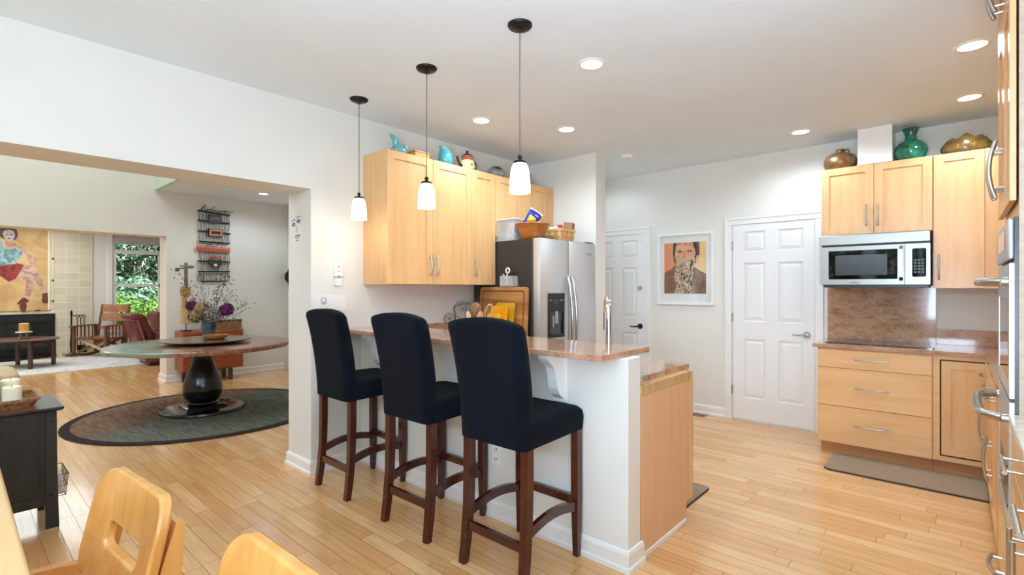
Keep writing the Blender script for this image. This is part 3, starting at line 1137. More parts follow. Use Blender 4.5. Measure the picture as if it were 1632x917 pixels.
# teapot: yellow painted body, rust neck, black spout, handle and lid
s = N('painted_teapot')
s.set(Roughness=.15, Coat_Weight=.4)
vo = s.n('ShaderNodeTexVoronoi')
vo.inputs['Scale'].default_value = 17
s.l(s.coord(), vo.inputs['Vector'])
s.l(s.ramp(vo.outputs['Distance'], [(.10, (150, 70, 48)), (.2, (186, 96, 60)), (.24, (70, 70, 60)), (.28, (226, 200, 128)), (.8, (236, 214, 146))]), s.p.inputs['Base Color'])
t = thing('painted_teapot', 'yellow and rust painted teapot with black spout and handle on the cabinets', 'teapot', (-3.32, 3.115, ZT))
c = (-3.32, 3.115, ZT)
MB().lathe([(r_ * .86, z_ * .86) for r_, z_ in [(.055, 0), (.075, .008), (.082, .035), (.078, .075), (.068, .1), (.05, .106)]], c, 32).end('body', s.m, t, True, ang=1.2)
MB().lathe([(r_ * .86, z_ * .86) for r_, z_ in [(.055, .104), (.058, .112), (.052, .128), (.06, .138), (.062, .148), (.05, .15)]], c, 32).end('neck', plain('rust_glaze', (168, 88, 58), .2), t, True)
MB().lathe([(r_ * .86, z_ * .86) for r_, z_ in [(.056, .149), (.052, .16), (.034, .172), (.012, .178), (.008, .186), (.016, .196), (.012, .206), (0, .208)]], c, 28).end('lid', BLACKG, t, True)
MB().tube([(-3.32, 3.0505, ZT + 0.0344), (-3.32, 3.0247, ZT + 0.0430), (-3.32, 3.0032, ZT + 0.0774), (-3.32, 2.9860, ZT + 0.1075)], [.017, .014, .01, .009], 12).end('spout', BLACKG, t, True)
MB().tube([(-3.32, 3.1709, ZT + 0.0860), (-3.32, 3.2096, ZT + 0.0903), (-3.32, 3.2311, ZT + 0.0602), (-3.32, 3.2182, ZT + 0.0258), (-3.32, 3.1838, ZT + 0.0172)], .009, 10).end('handle', BLACKG, t, True)
t = thing('domed_stone', 'grey dome-shaped stone ornament between teapot and pendant', 'ornament', (-3.32, 3.49, ZT))
m = MB().lathe([(.075, 0), (.088, .015), (.085, .045), (.068, .078), (.04, .1), (0, .108)], (-3.32, 3.49, ZT), 28)
m.end('stone', plain('grey_stone', (112, 112, 104), .25, 0, .25, 12), t, True)
MB().obox((-3.255, 3.465, ZT + .075), (.01, .07, .014), 0, .004).end('slot', DARK, t)
t = thing('upright_panel', 'plain wooden panel standing on the cabinets half hidden by the nearest pendant', 'panel', (-3.42, 3.99, ZT))
MB().box(-3.43, -3.41, 3.93, 4.13, ZT, ZT + .15, .003, 1).end('board', HONEY, t)
MB().box(-3.434, -3.406, 3.925, 4.135, ZT + .14, ZT + .155, .002, 1).end('edge_strip', PALEW, t)

# ------------------------------------------------------------------ on top of the refrigerator (z 1.80)
ZF = 1.8165
t = thing('plastic_bin', 'clear lidded plastic bin on the refrigerator, left of the wooden bowl', 'container', (-3.10, 3.50, ZF))
m = MB()
x0, x1, y0, y1, z0, z1 = -3.25, -3.02, 3.42, 3.58, ZF, ZF + .19
m.box(x0, x1, y0, y1, z0, z0 + .004).box(x0, x0 + .003, y0, y1, z0, z1).box(x1 - .003, x1, y0, y1, z0, z1).box(x0, x1, y0, y0 + .003, z0, z1).box(x0, x1, y1 - .003, y1, z0, z1)
m.end('tub', PLASTIC, t)
MB().box(x0 - .006, x1 + .006, y0 - .006, y1 + .006, z1, z1 + .014, .004, 1).end('lid', plain('cloudy_lid', (206, 206, 206), .3), t)
tag(MB().box(-3.16, -3.035, 3.435, 3.56, ZF + .006, ZF + .13, .02, 2).end('grey_bundle', plain('grey_bundle', (150, 152, 146), .7, 0, .4, 40)), 'grey bundle stored inside the clear plastic bin', 'bundle')
c = (-2.885, 3.515, ZF)
t = thing('wooden_bowl', 'wide flared wooden bowl on top of the refrigerator', 'bowl', c)
MB().lathe([(.085, 0), (.098, .004), (.12, .06), (.145, .12), (.162, .138), (.158, .145), (.138, .126), (.112, .065), (.085, .014), (0, .012)], c, 40).end('shell', BOWLW, t, True, ang=1.0)
# snack bag: puffy, tilted, blue front with a yellow heap and a white top edge
t = thing('snack_bag', 'crumpled blue snack bag sticking up out of the wooden bowl', 'bag', (-2.88, 3.48, ZF + .02))
mt = Matrix.Translation((-2.88, 3.485, ZF + .165)) @ Euler((0, 0, math.radians(58))).to_matrix().to_4x4() @ Euler((.12, math.radians(30), 0)).to_matrix().to_4x4()


def bagshape(w, h, th, o=(0, 0)):
    rings = []
    for k in range(9):
        f = -1 + k / 4
        zz = h / 2 * f
        tk = th * max(.06, 1 - f * f) ** .7
        ring = [mt @ Vector((o[0] + w / 2 * math.cos(a) * (1 - .06 * math.cos(PI * f)), -tk * math.sin(a) * .5, o[1] + zz)) for a in [2 * PI * i / 20 for i in range(20)]]
        rings.append(ring)
    return rings


MB().loft(bagshape(.125, .20, .05)).end('pouch', plain('blue_foil', (40, 50, 140), .25, .1, .25, 12), t, True)
MB().loft(bagshape(.088, .085, .076, (-.006, .014))).end('printed_heap', plain('printed_yellow', (226, 176, 44), .3, 0, .3, 40), t, True)
MB().loft(bagshape(.06, .018, .046, (.018, .066))).end('printed_title', plain('printed_pink', (190, 170, 210), .3), t, True)
m = MB()
m.obox((0, 0, 0), (.132, .006, .018), 0)
for v in m.bm.verts: v.co = mt @ (v.co + Vector((0, 0, .1)))
m.end('sealed_edge', WHITEP, t)
tag(MB().lathe([(.02, 0), (.036, .03), (.03, .06), (.012, .085), (.02, .1)], (-2.835, 3.57, ZF + .06), 14, wob=lambda a, f: 1 + .15 * math.sin(3 * a + 5 * f)).end('white_pouch', WHITEP, None, True), 'crumpled white pouch behind the blue snack bag in the bowl', 'bag')
# woven basket with leftovers
s = N('lattice_weave')
s.set(Roughness=.6)
tc = s.coord((1, 1, 1), rand=False)
sp = s.n('ShaderNodeSeparateXYZ')
s.l(tc, sp.inputs[0])
q = s.math('ADD', sp.outputs[0], sp.outputs[1])
d1_ = s.math('MULTIPLY', s.math('ADD', q, sp.outputs[2]), 13)
d2_ = s.math('MULTIPLY', s.math('SUBTRACT', q, sp.outputs[2]), 13)
chk = s.math('ABSOLUTE', s.math('SUBTRACT', s.math('MODULO', s.math('ADD', s.math('FLOOR', d1_), s.math('FLOOR', d2_)), 2), 0))
fr = s.math('MAXIMUM', s.math('ABSOLUTE', s.math('SUBTRACT', s.math('FRACT', d1_), .5)), s.math('ABSOLUTE', s.math('SUBTRACT', s.math('FRACT', d2_), .5)))
val = s.math('ADD', s.math('MULTIPLY', chk, .35), s.math('MULTIPLY', fr, .9))
s.l(s.ramp(val, [(.1, (222, 174, 108)), (.42, (206, 154, 90)), (.5, (150, 100, 56)), (.62, (226, 182, 120)), (.8, (120, 76, 44))]), s.p.inputs['Base Color'])
s.bump(fr, -.6, .006)
t = thing('woven_basket', 'lattice-woven splint basket on the right of the refrigerator top', 'basket', (-2.85, 3.88, ZF))
m = MB()
m.loft([[Vector((-2.855 + x * k, 3.88 + y * k, z)) for x, y in rrect(0, 0, .22, .25, .03, 4)] for k, z in ((.9, ZF), (.96, ZF + .06), (1, ZF + .115), (.95, ZF + .115), (.88, ZF + .02))], True)
m.end('body', s.m, t)
m = MB()
m.loft([[Vector((-2.855 + x * k, 3.88 + y * k, z)) for x, y in rrect(0, 0, .22, .25, .03, 4)] for k, z in ((1.03, ZF + .098), (1.03, ZF + .122), (.94, ZF + .122), (.94, ZF + .098))] , False)
m.end('rim_band', PALEW, t)
tag(MB().obox((-2.82, 3.98, ZF + .105), (.09, .08, .18), .35, .004, ry=.12).end('kraft_box', plain('kraft_card', (150, 108, 78), .8)), 'brown card box standing at the right end of the woven basket', 'box')
tag(MB().obox((-2.84, 3.87, ZF + .12), (.05, .07, .09), .6, .01, rx=.25).end('red_packet', plain('red_packet', (170, 36, 40), .4)), 'small red packet poking out of the woven basket', 'packet')
tag(MB().obox((-2.86, 3.80, ZF + .11), (.09, .06, .06), .1, .015, rx=.1).end('white_packet', WHITEP), 'white packet at the left inside the woven basket', 'packet')

# ------------------------------------------------------------------ counter clutter beside the refrigerator
t = thing('cutting_board', 'big butcher-block cutting board leaning upright against the refrigerator', 'cutting board', (-3.11, 3.36, .914))
mpq = lambda u, n, z: Vector((u, 3.398 - n - (1.39 - z) * .06, z))
m = MB().prism(rrect(-3.115, 1.152, .585, .476, .036), mpq, 0, .028)
m.end('board', wood('butcher_block', (128, 80, 38), (184, 126, 68), (218, 166, 104), 'x', .4, .3, .3), t)
m = MB().ringplate(rrect(-3.115, 1.152, .525, .415, .03), rrect(-3.115, 1.152, .50, .39, .026), mpq, .026, .0292)
m.end('juice_groove', wood('groove_wood', (96, 54, 24), (120, 70, 34), (140, 88, 46), 'x', .5, .4), t)


def leaner(name, label, mat, u, w, h, y, r=.02, th=.014, hole=False):
    t = thing(name, label, 'cutting board', (u, y, .914))
    mp_ = lambda a, n, z: Vector((a, y - n + (z - .914) * .12, z))
    if hole:
        m = MB().ringplate(rrect(u, .914 + h / 2, w, h, r, 6), rrect(u + .005, .914 + h * .55, w * .42, h * .42, .02, 6), mp_, 0, th)
    else:
        m = MB().prism(rrect(u, .914 + h / 2, w, h, r), mp_, 0, th)
    m.end('board', mat, t)
    return t


leaner('cutting_board', 'mustard yellow cutting board nearest the big butcher block', plain('mustard_board', (206, 158, 34), .4), -3.02, .215, .335, 3.27)
leaner('cutting_board', 'orange-yellow cutting board in the middle of the leaning boards', plain('orange_board', (240, 160, 20), .4), -3.04, .18, .305, 3.22)
leaner('cutting_board', 'small bright yellow board with a cut-out hole beside the wooden spoons', plain('yellow_board', (248, 190, 30), .4), -3.06, .15, .24, 3.17, hole=True)
def moved(before, off):
    for o in COL.objects:
        if o.name not in before and o.parent is None: o.location = o.location + Vector(off)


had = {o.name for o in COL.objects}
# utensil crock
t = thing('utensil_crock', 'stoneware crock holding wooden spoons beside the yellow boards', 'crock', (-3.03, 2.86, .914))
MB().lathe([(.058, 0), (.066, .01), (.07, .08), (.066, .15), (.06, .15), (.062, .08), (.055, .012), (0, .01)], (-3.03, 2.86, .914), 28).end('pot', plain('stoneware', (176, 164, 146), .5), t, True)


def spoon(name, label, mat, p, q, bw, bl, face=(1, -.9, .1), cat='spoon', hole=False):
    p, q = Vector(p), Vector(q)
    d = (q - p).normalized()
    f = Vector(face)
    f = (f - d * f.dot(d)).normalized()
    sd = d.cross(f)
    m = MB().tube([p, q], [.005, .006], 8)
    if hole:
        ring = [q + d * (bl / 2 + bl / 2 * math.cos(a)) + sd * (bw / 2 * math.sin(a)) for a in [2 * PI * k / 20 for k in range(20)]]
        m.tube(ring, .006, 6, True)
    else:
        rings = []
        for k in range(9):
            a = -PI / 2 + PI * k / 8
            cc = q + d * (bl / 2 + bl / 2 * math.sin(a))
            rr = max(.003, bw / 2 * math.cos(a))
            rings.append([cc + sd * rr * math.cos(b) + f * (.005 * math.sin(b)) for b in [2 * PI * i / 14 for i in range(14)]])
        m.loft(rings)
    return tag(m.end(name, mat, None, True), label, cat)


SPW = wood('spoon_wood', (190, 142, 96), (214, 170, 124), (226, 188, 146), 'z', 1, .5)
spoon('wooden_spoon', 'slotted wooden spoon rising highest from the crock, beside the yellow boards', SPW, (-3.01, 2.87, .93), (-2.965, 2.90, 1.12), .05, .13, hole=True)
spoon('wooden_spoon', 'broad solid wooden spoon leaning in front of the slotted one', SPW, (-3.02, 2.85, .93), (-2.995, 2.85, 1.09), .055, .1)
spoon('wooden_spatula', 'pale wooden spatula at the left side of the crock', SPW, (-3.05, 2.84, .93), (-3.08, 2.82, 1.10), .045, .09, cat='spatula')
tag(MB().lathe([(.006, 0), (.006, .18), (.035, .21), (.05, .25), (.045, .3), (.02, .325), (0, .328)], (-3.07, 2.88, .93), 18, wob=lambda a, f: 1 + .12 * math.sin(9 * a)).end('straw_whisk', WICKER, None, True), 'bushy brown straw whisk standing in the crock', 'whisk')
spoon('ladle', 'black ladle standing behind the straw whisk in the crock', BLACKP, (-3.05, 2.90, .93), (-3.10, 2.925, 1.2), .06, .07, cat='ladle')
moved(had, (.03, .07, 0))
had = {o.name for o in COL.objects}
WIRE = plain('dark_wire', (120, 120, 118), .35, .9)
# strainers in a steel bin
t = thing('utensil_bin', 'white metal bin of wire strainers behind the nearest stool', 'bin', (-3.2, 2.80, .914))
m = MB().lathe([(.075, 0), (.08, .004), (.085, .13), (.082, .13), (.077, .008), (0, .006)], (-3.2, 2.80, .914), 28)
m.end('bin', plain('white_enamel', (214, 214, 212), .3), t, True)


def strainer(label, p, q, r, mat):
    p, q = Vector(p), Vector(q)
    d = (q - p).normalized()
    t = thing('wire_strainer', label, 'strainer', tuple(p))
    c = q + d * r
    n = Vector((.72, -.62, .1))
    n = (n - d * n.dot(d)).normalized()
    sd = d.cross(n)
    MB().tube([p, q], .004, 8).end('handle', mat, t, True)
    MB().tube([c + d * r * math.cos(a) + sd * r * math.sin(a) for a in [2 * PI * k / 28 for k in range(28)]], .0045, 8, True).end('rim', mat, t, True)
    m = MB()
    for k in range(7):
        a = PI * k / 7
        u = d * math.cos(a) + sd * math.sin(a)
        m.tube([c + u * (r * math.cos(b)) - n * (r * .5 * math.sin(b)) for b in [PI * j / 10 for j in range(11)]], .0014, 5)
    for k in range(1, 6):
        b = PI / 2 * k / 6
        m.tube([c + (d * math.cos(a) + sd * math.sin(a)) * r * math.cos(b) - n * r * .5 * math.sin(b) for a in [2 * PI * j / 20 for j in range(20)]], .0012, 5, True)
    m.end('mesh', mat, t, True)


strainer('large round wire strainer leaning right in the white bin', (-3.19, 2.80, .93), (-3.18, 2.80, 1.12), .078, WIRE)
strainer('small wire strainer leaning left out of the white bin', (-3.22, 2.77, .93), (-3.25, 2.735, 1.075), .046, WIRE)
tag(MB().tube([(-3.2, 2.83, .93), (-3.19, 2.85, 1.2), (-3.17, 2.862, 1.3)], [.004, .005, .007], 8).end('skimmer_handle', CHROME, None, True), 'chrome skimmer handle rising highest from the white bin', 'skimmer')
tag(MB().tube([(-3.24, 2.80, .93), (-3.27, 2.79, 1.22)], .005, 8).tube([(-3.27, 2.79, 1.22), (-3.20, 2.80, 1.245), (-3.13, 2.83, 1.25)], .005, 8).end('bent_tongs', WIRE, None, True), 'bent steel tongs crossing above the large strainer', 'tongs')
tag(MB().lathe([(.005, 0), (.005, .12), (.03, .15), (.036, .19), (.02, .225), (0, .23)], (-3.14, 2.83, .93), 12, wob=lambda a, f: 1 + .1 * math.sin(6 * a)).end('balloon_whisk', WIRE, None, True), 'steel balloon whisk between bin and crock', 'whisk')

moved(had, (.02, .11, 0))
# ------------------------------------------------------------------ plates, phone and sketch on the left wall
mp = mapA(XA)
t = thing('switch_plate', 'wide white plate of wall switches above the farthest stool', 'switch plate', (XA, 1.943, 1.21))
MB().prism(rrect(1.943, 1.268, .232, .118, .006), mp, 0, .006).end('cover_plate', WHITEP, t, True)
m = MB().ringplate(rrect(1.87, 1.283, .044, .052, .02), rrect(1.87, 1.283, .034, .042, .016), mp, .006, .009)
m.ringplate(rrect(1.87, 1.272, .02, .02, .009), rrect(1.87, 1.272, .01, .01, .004), mp, .006, .009)
m.end('dial', GREYP, t, True)
MB().box(XA + .006, XA + .014, 1.926, 1.938, 1.255, 1.281, .002, 1).end('toggle', WHITEP, t)
for y in (1.985, 2.03): MB().box(XA + .006, XA + .010, y - .017, y + .017, 1.235, 1.30, .002, 1).end('rocker_switch', TRIM, t)
t = thing('wall_phone', 'slim white wall handset with small dark dots above the switch plate', 'intercom', (XA, 1.985, 1.395))
MB().prism(rrect(1.985, 1.485, .062, .17, .008), mp, 0, .022).end('body', WHITEP, t, True)
MB().box(XA, XA + .03, 1.95, 2.02, 1.463, 1.469, .001, 1).end('ledge', GREYP, t)
for z in (1.545, 1.506, 1.472):
    MB().cyl((XA + .02, 1.985, z), (XA + .0245, 1.985, z), .0045, seg=10).end('dot', BLACKP, t)
# little face sketched in blue ink on the white reveal
t = thing('ink_sketch', 'small face doodled in blue ink on the white reveal of the opening', 'drawing', (-3.79, 1.7745, 1.74))
ys = 1.7744


def stroke(m, pts, r=.0022): m.tube([(x, ys, z) for x, z in pts], r, 5)


for cx, cz in ((-3.845, 1.868), (-3.765, 1.888)):
    m = MB()
    stroke(m, [(cx - .032, cz - .004), (cx - .012, cz + .016), (cx + .012, cz + .016), (cx + .032, cz + .002)])
    stroke(m, [(cx - .03, cz + .004), (cx - .005, cz - .012), (cx + .026, cz - .004)])
    stroke(m, [(cx + .012 * math.cos(a), cz + .012 * math.sin(a)) for a in [k * PI / 6 for k in range(13)]], .003)
    stroke(m, [(cx - .034, cz + .03), (cx + .004, cz + .042), (cx + .03, cz + .034)], .003)
    m.end('drawn_eye', INK, t)
m = MB()
stroke(m, [(-3.80, 1.86), (-3.79, 1.83), (-3.812, 1.815), (-3.79, 1.81)])
m.end('drawn_nose', INK, t)
m = MB()
stroke(m, [(-3.822, 1.776), (-3.80, 1.788), (-3.785, 1.782), (-3.77, 1.79), (-3.745, 1.782), (-3.77, 1.764), (-3.8, 1.76), (-3.822, 1.776), (-3.745, 1.782)])
stroke(m, [(-3.81, 1.75), (-3.785, 1.742), (-3.76, 1.748)])
m.end('drawn_mouth', INK, t)

# ------------------------------------------------------------------ framed portrait on the back wall
t = thing('framed_portrait', 'white framed print of a bearded man on orange, between the two white doors', 'picture', (-2.293, YB - .02, 1.195))
mp = mapB(YB)
def rect(a, b, c, d): return [(a, c), (b, c), (b, d), (a, d)]
m = MB().ringplate(rect(-2.615, -1.972, 1.195, 2.0), rect(-2.588, -1.999, 1.222, 1.973), mp, 0, .03)
m.end('frame', TRIM, t)
MB().prism(rect(-2.588, -1.999, 1.222, 1.973), mp, .004, .012).end('mat_board', plain('mat_board', (238, 238, 236), .7, 0, .005), t)
x0, x1, z0, z1 = -2.538, -2.058, 1.319, 1.893
s = N('orange_print')
tcx = s.n('ShaderNodeTexCoord')
gx = s.n('ShaderNodeSeparateXYZ')
s.l(tcx.outputs['Generated'], gx.inputs[0])
s.l(s.ramp(gx.outputs[0], [(0, (230, 140, 92)), (.45, (236, 160, 104)), (.6, (240, 196, 132)), (1, (240, 204, 140))]), s.p.inputs['Base Color'])
pr = MB().prism(rect(x0, x1, z0, z1), mp, .012, .0128).end('print', s.m, t)
PW, PH = x1 - x0, z1 - z0


def inlay(name, pts, mat, lay):
    m = MB().prism([(x0 + PW * a, z0 + PH * b) for a, b in pts], mp, .0126, .0128 + .0003 * lay)
    return m.end(name, mat, pr)


def mottled(name, stops, scale=22, stretch=(1, 1, 1), dist=1.5):
    s = N(name)
    s.set(Roughness=.6)
    f = s.noise(s.coord(stretch), scale, 3, .6, dist)
    s.l(s.ramp(f, stops), s.p.inputs['Base Color'])
    return s.m


COAT = mottled('coat_print', [(.35, (92, 62, 46)), (.5, (130, 90, 62)), (.62, (150, 104, 66)), (.7, (110, 100, 110))], 26)
BEARD = mottled('beard_print', [(.38, (40, 38, 46)), (.46, (70, 66, 76)), (.5, (222, 186, 140)), (.58, (232, 200, 156)), (.64, (92, 92, 110))], 17, (1, 1, .5), 2.5)
SKINP = mottled('face_print', [(.35, (196, 120, 84)), (.5, (232, 168, 126)), (.65, (238, 184, 140))], 20)
HAIRP = mottled('hair_print', [(.35, (36, 34, 36)), (.6, (64, 60, 62)), (.7, (130, 122, 120))], 24)
inlay('coat', [(0, 0), (1, 0), (1, .38), (.86, .44), (.72, .52), (.66, .58), (.28, .58), (.2, .5), (.06, .44), (0, .40)], COAT, 1)
inlay('hair', [(.22, .97), (.21, .80), (.24, .62), (.30, .56), (.72, .56), (.80, .62), (.85, .78), (.84, 1), (.24, 1)], HAIRP, 2)
inlay('ear', [(.76, .60), (.80, .56), (.84, .66), (.83, .74), (.78, .74)], SKINP, 3)
inlay('face', [(.28, .86), (.31, 1), (.68, 1), (.74, .86), (.76, .74), (.72, .6), (.30, .6), (.26, .72)], SKINP, 4)
inlay('beard', [(.27, .74), (.34, .66), (.42, .64), (.5, .70), (.6, .66), (.68, .66), (.76, .76), (.74, .56), (.70, .40), (.68, .2), (.72, .04), (.68, 0), (.24, 0), (.30, .12), (.24, .34), (.28, .5)], BEARD, 5)
for cx in (.38, .62):
    inlay('eye', [(cx - .07, .82), (cx - .03, .855), (cx + .04, .85), (cx + .07, .815), (cx + .02, .795), (cx - .04, .795)], mottled('eye_print', [(.4, (70, 40, 30)), (.55, (190, 120, 90))], 60), 6)
inlay('nose', [(.47, .84), (.53, .84), (.56, .72), (.5, .69), (.44, .72)], mottled('nose_print', [(.4, (200, 118, 84)), (.6, (232, 160, 116))], 40), 6)
MB().prism(rect(-2.588, -1.999, 1.222, 1.973), mp, .018, .0195).end('glazing', thin_glass('picture_glass', (252, 252, 252), .04), t)

# ================================================================== COOKING WALL
mp = mapB(5.16)
# cabinet over the microwave
t = thing('wall_cabinet', 'two-door maple cabinet directly above the microwave', 'cabinet', (-.533, YB, 1.835), 'wall cabinets on the cooking wall')
MB().box(-.911, -.156, 5.162, YB, 1.835, 2.425).end('body', MAPLE, t)
for a, b, hx in ((-.909, -.534, -.583), (-.531, -.158, -.503)):
    d = MB().shaker(mp, a, b, 1.838, 2.422, rail=.058).end('door', MAPLE, t)
    MB().bow(mp(hx, .02, 1.925), mp(hx, .02, 2.065), (0, -1, 0), .006, .03).end('handle', STEELB, d, True)
t = thing('wall_cabinet', 'tall single-door maple cabinet right of the microwave', 'cabinet', (.04, YB, 1.378), 'wall cabinets on the cooking wall')
MB().box(-.154, .26, 5.162, YB, 1.378, 2.425).end('body', MAPLE, t)
d = MB().shaker(mp, -.15, .142, 1.381, 2.422, rail=.058).end('door', MAPLE, t)
MB().bow(mp(-.118, .02, 1.47), mp(-.118, .02, 1.62), (0, -1, 0), .006, .03).end('handle', STEELB, d, True)
MB().box(.146, .26, 5.15, 5.162, 1.378, 2.425).end('filler_stile', MAPLE, t)
# right-hand wall cabinets turning the corner, mostly behind the oven tower
t = thing('wall_cabinet', 'corner maple wall cabinet behind the oven tower', 'cabinet', (.6, 4.2, 1.378), 'wall cabinets on the cooking wall')
MB().box(.43, XR - .03, 3.36, 5.15, 1.378, 2.425).end('body', MAPLE, t)
for a, b in ((3.38, 4.2), (4.2, 5.1)): MB().shaker(mapR(.43), a, b, 1.381, 2.422).end('door', MAPLE, t)

# microwave
t = thing('microwave', 'stainless over-the-range microwave with a dark window', 'microwave', (-.541, YB, 1.40))
MB().box(-.905, -.170, 5.125, YB, 1.405, 1.832).end('body', BLACKP, t)
MB().box(-.915, -.167, 5.075, 5.13, 1.748, 1.832, .004, 1).end('vent_strip', STEELM, t)
mp = mapB(5.125)
m = MB().ringplate(rect(-.914, -.328, 1.41, 1.735), rect(-.850, -.372, 1.455, 1.70), mp, 0, .028)
d = m.end('door', STEELM, t)
MB().prism(rect(-.852, -.370, 1.453, 1.702), mp, .0, .023).end('door_window', BLACKG, d)
MB().prism(rrect(-.62, 1.575, .36, .17, .01), mp, .0232, .0236).end('window_mesh', plain('window_mesh', (50, 51, 53), .2, 0, .1, 200), d)
m = MB().sweep([mp(-.348, .03, 1.445), mp(-.348, .058, 1.47), mp(-.348, .064, 1.58), mp(-.348, .058, 1.69), mp(-.348, .03, 1.715)], .024, .012, up=(0, -1, 0))
m.end('handle', STEEL, d, True)
MB().prism(rect(-.70, -.625, 1.418, 1.434), mp, .028, .0295).end('name_plate', GREYP, d)
m = MB().ringplate(rect(-.324, -.168, 1.41, 1.735), rrect(-.236, 1.583, .084, .226, .012), mp, 0, .028) if False else MB().prism(rect(-.324, -.168, 1.41, 1.735), mp, 0, .028)
cpn = m.end('control_panel', STEELM, t)
MB().prism(rrect(-.236, 1.583, .086, .226, .01), mp, .028, .0295).end('keypad', BLACKG, cpn)
s = MB()
for i in range(3):
    for j in range(5): s.prism(rect(-.268 + i * .023, -.252 + i * .023, 1.50 + j * .024, 1.514 + j * .024), mp, .0295, .0299)
s.end('keys', plain('keypad_grey', (60, 62, 64), .3), cpn)
MB().box(-.89, -.18, 5.13, 5.45, 1.385, 1.405).end('grease_filter', BLACKP, t)

# backsplash slabs and counter with cooktop
tag(MB().box(-.921, -.145, YB - .022, YB, .914, 1.40, .001, 1).end('backsplash', GRANB), 'tall granite backsplash slab between cooktop and microwave', 'backsplash')
tag(MB().box(-.144, XR, YB - .022, YB, .914, 1.042, .001, 1).end('backsplash', GRANB), 'low granite upstand under the tall single-door cabinet', 'backsplash')
m = MB().prism([(-.928, 4.862), (.137, 4.862), (.137, 3.345), (XR - .001, 3.345), (XR - .001, YB - .023), (-.928, YB - .023)], mapF(.886), 0, .028)
tag(m.end('cooking_countertop', GRAN), 'granite counter holding the cooktop and turning the corner to the ovens', 'countertop')
t = thing('cooktop', 'black glass cooktop set flush in the granite under the microwave', 'cooktop', (-.5, 5.2, .914))
MB().prism(rrect(-.5, 5.225, .72, .47, .012), mapF(.914), 0, .006).end('glass', BLACKG, t)
m = MB()
for x, y, r in ((-.68, 5.12, .075), (-.68, 5.33, .095), (-.34, 5.12, .095), (-.34, 5.33, .075)):
    m.ringplate([(x + r * math.cos(a), y + r * math.sin(a)) for a in [2 * PI * k / 32 for k in range(32)]], [(x + (r - .003) * math.cos(a), y + (r - .003) * math.sin(a)) for a in [2 * PI * k / 32 for k in range(32)]], mapF(.9195), 0, .001)
m.end('burner_rings', plain('burner_ring', (88, 88, 90), .3), t)

# drawer base under the cooktop
mp = mapB(4.90)
t = thing('drawer_cabinet', 'maple base cabinet with three wide drawers under the cooktop', 'cabinet', (-.53, YB, 0))
MB().box(-.897, -.15, 4.90, YB - .03, .1, .886).end('body', MAPLEX, t)
MB().box(-.88, -.15, 4.955, 5.1, 0, .1).end('toe_kick', TOE, t)
for z0, z1, hz in ((.725, .872, .80), (.409, .720, .57), (.102, .404, .263)):
    d = MB().prism(rect(-.893, -.154, z0, z1), mp, 0, .02).end('drawer', MAPLEX, t)
    MB().bow(mp(-.625, .02, hz), mp(-.42, .02, hz), (0, -1, 0), .005, .03, .05).end('handle', STEELB, d, True)
# corner base with one framed door
t = thing('base_cabinet', 'maple corner base cabinet with one inset door right of the drawers', 'cabinet', (0, YB, 0))
m = MB().box(-.148, .15, 4.91, YB - .03, .1, .886)
m.ringplate(rect(-.148, .155, .1, .886), rect(-.108, .148, .135, .85), mapB(4.91), 0, .012)
m.end('body', MAPLEX, t)
MB().box(-.148, .15, 4.955, 5.1, 0, .1).end('toe_kick', TOE, t)
MB().box(-.108, .148, 4.9085, 4.9095, .135, .85).end('door_gap', DARK, t)
d = MB().shaker(mapB(4.908), -.099, .142, .148, .842, t=.022, rail=.055).end('door', MAPLE, t)

# right-hand run of base cabinets between the corner and the oven tower
mp = mapR(.155)
t = thing('drawer_cabinet', 'maple base run with three small drawers over doors, seen edge-on at the right', 'cabinet', (.5, 4.1, 0))
MB().box(.155, XR - .03, 3.345, 4.888, .1, .886).end('body', MAPLEY, t)
MB().box(.21, XR - .03, 3.345, 4.888, 0, .1).end('toe_kick', TOE, t)
for a, b in ((3.36, 3.85), (3.855, 4.30), (4.305, 4.86)):
    d = MB().prism(rect(a, b, .735, .872), mp, 0, .02).end('drawer', MAPLEY, t)
    c = (a + b) / 2
    MB().bow(mp(c - .06, .02, .80), mp(c + .06, .02, .80), (-1, 0, 0), .005, .034, .05).end('handle', STEELB, d, True)
    d = MB().shaker(mp, a, b, .115, .73).end('door', MAPLE, t)
    hy = {3.36: 3.80, 3.855: 3.91, 4.305: 4.75}[a]
    MB().bow(mp(hy, .02, .35), mp(hy, .02, .51), (-1, 0, 0), .0065, .036, .2).end('handle', STEELB, d, True)

# oven tower
TY0, TY1 = 2.612, 3.335
t = thing('oven_tower', 'tall maple oven tower cabinet at the right edge of the kitchen', 'cabinet', (.48, 2.97, 0))
mp = mapR(.164)
MB().box(.164, XR - .03, TY0 + .012, TY1, 0.1, ZC - .005).end('body', MAPLE, t)
MB().box(.164, XR - .03, TY0, TY0 + .012, 0, ZC - .005).end('side_panel', GREYOAK, t, label='greyish wood-grain side panel')
MB().box(.22, XR - .03, TY0 + .012, TY1, 0, .1).end('toe_kick', TOE, t)
mid = (TY0 + TY1) / 2
mpd = mapR(.157)
for a, b, hy in ((TY0 + .003, mid - .002, mid - .04), (mid + .002, TY1 - .003, mid + .04)):
    d = MB().shaker(mpd, a, b, 1.705, 2.515, rail=.065, t=.018).end('door', MAPLE, t)
    MB().bow(mpd(hy, .018, 1.80), mpd(hy, .018, 1.96), (-1, 0, 0), .0085, .045, .25, 14).end('handle', STEELB, d, True)
    d = MB().shaker(mpd, a, b, 2.525, 2.725, rail=.05, t=.018).end('door', MAPLE, t)
    MB().bow(mpd(hy, .018, 2.57), mpd(hy, .018, 2.70), (-1, 0, 0), .0085, .045, .2, 14).end('handle', STEELB, d, True)
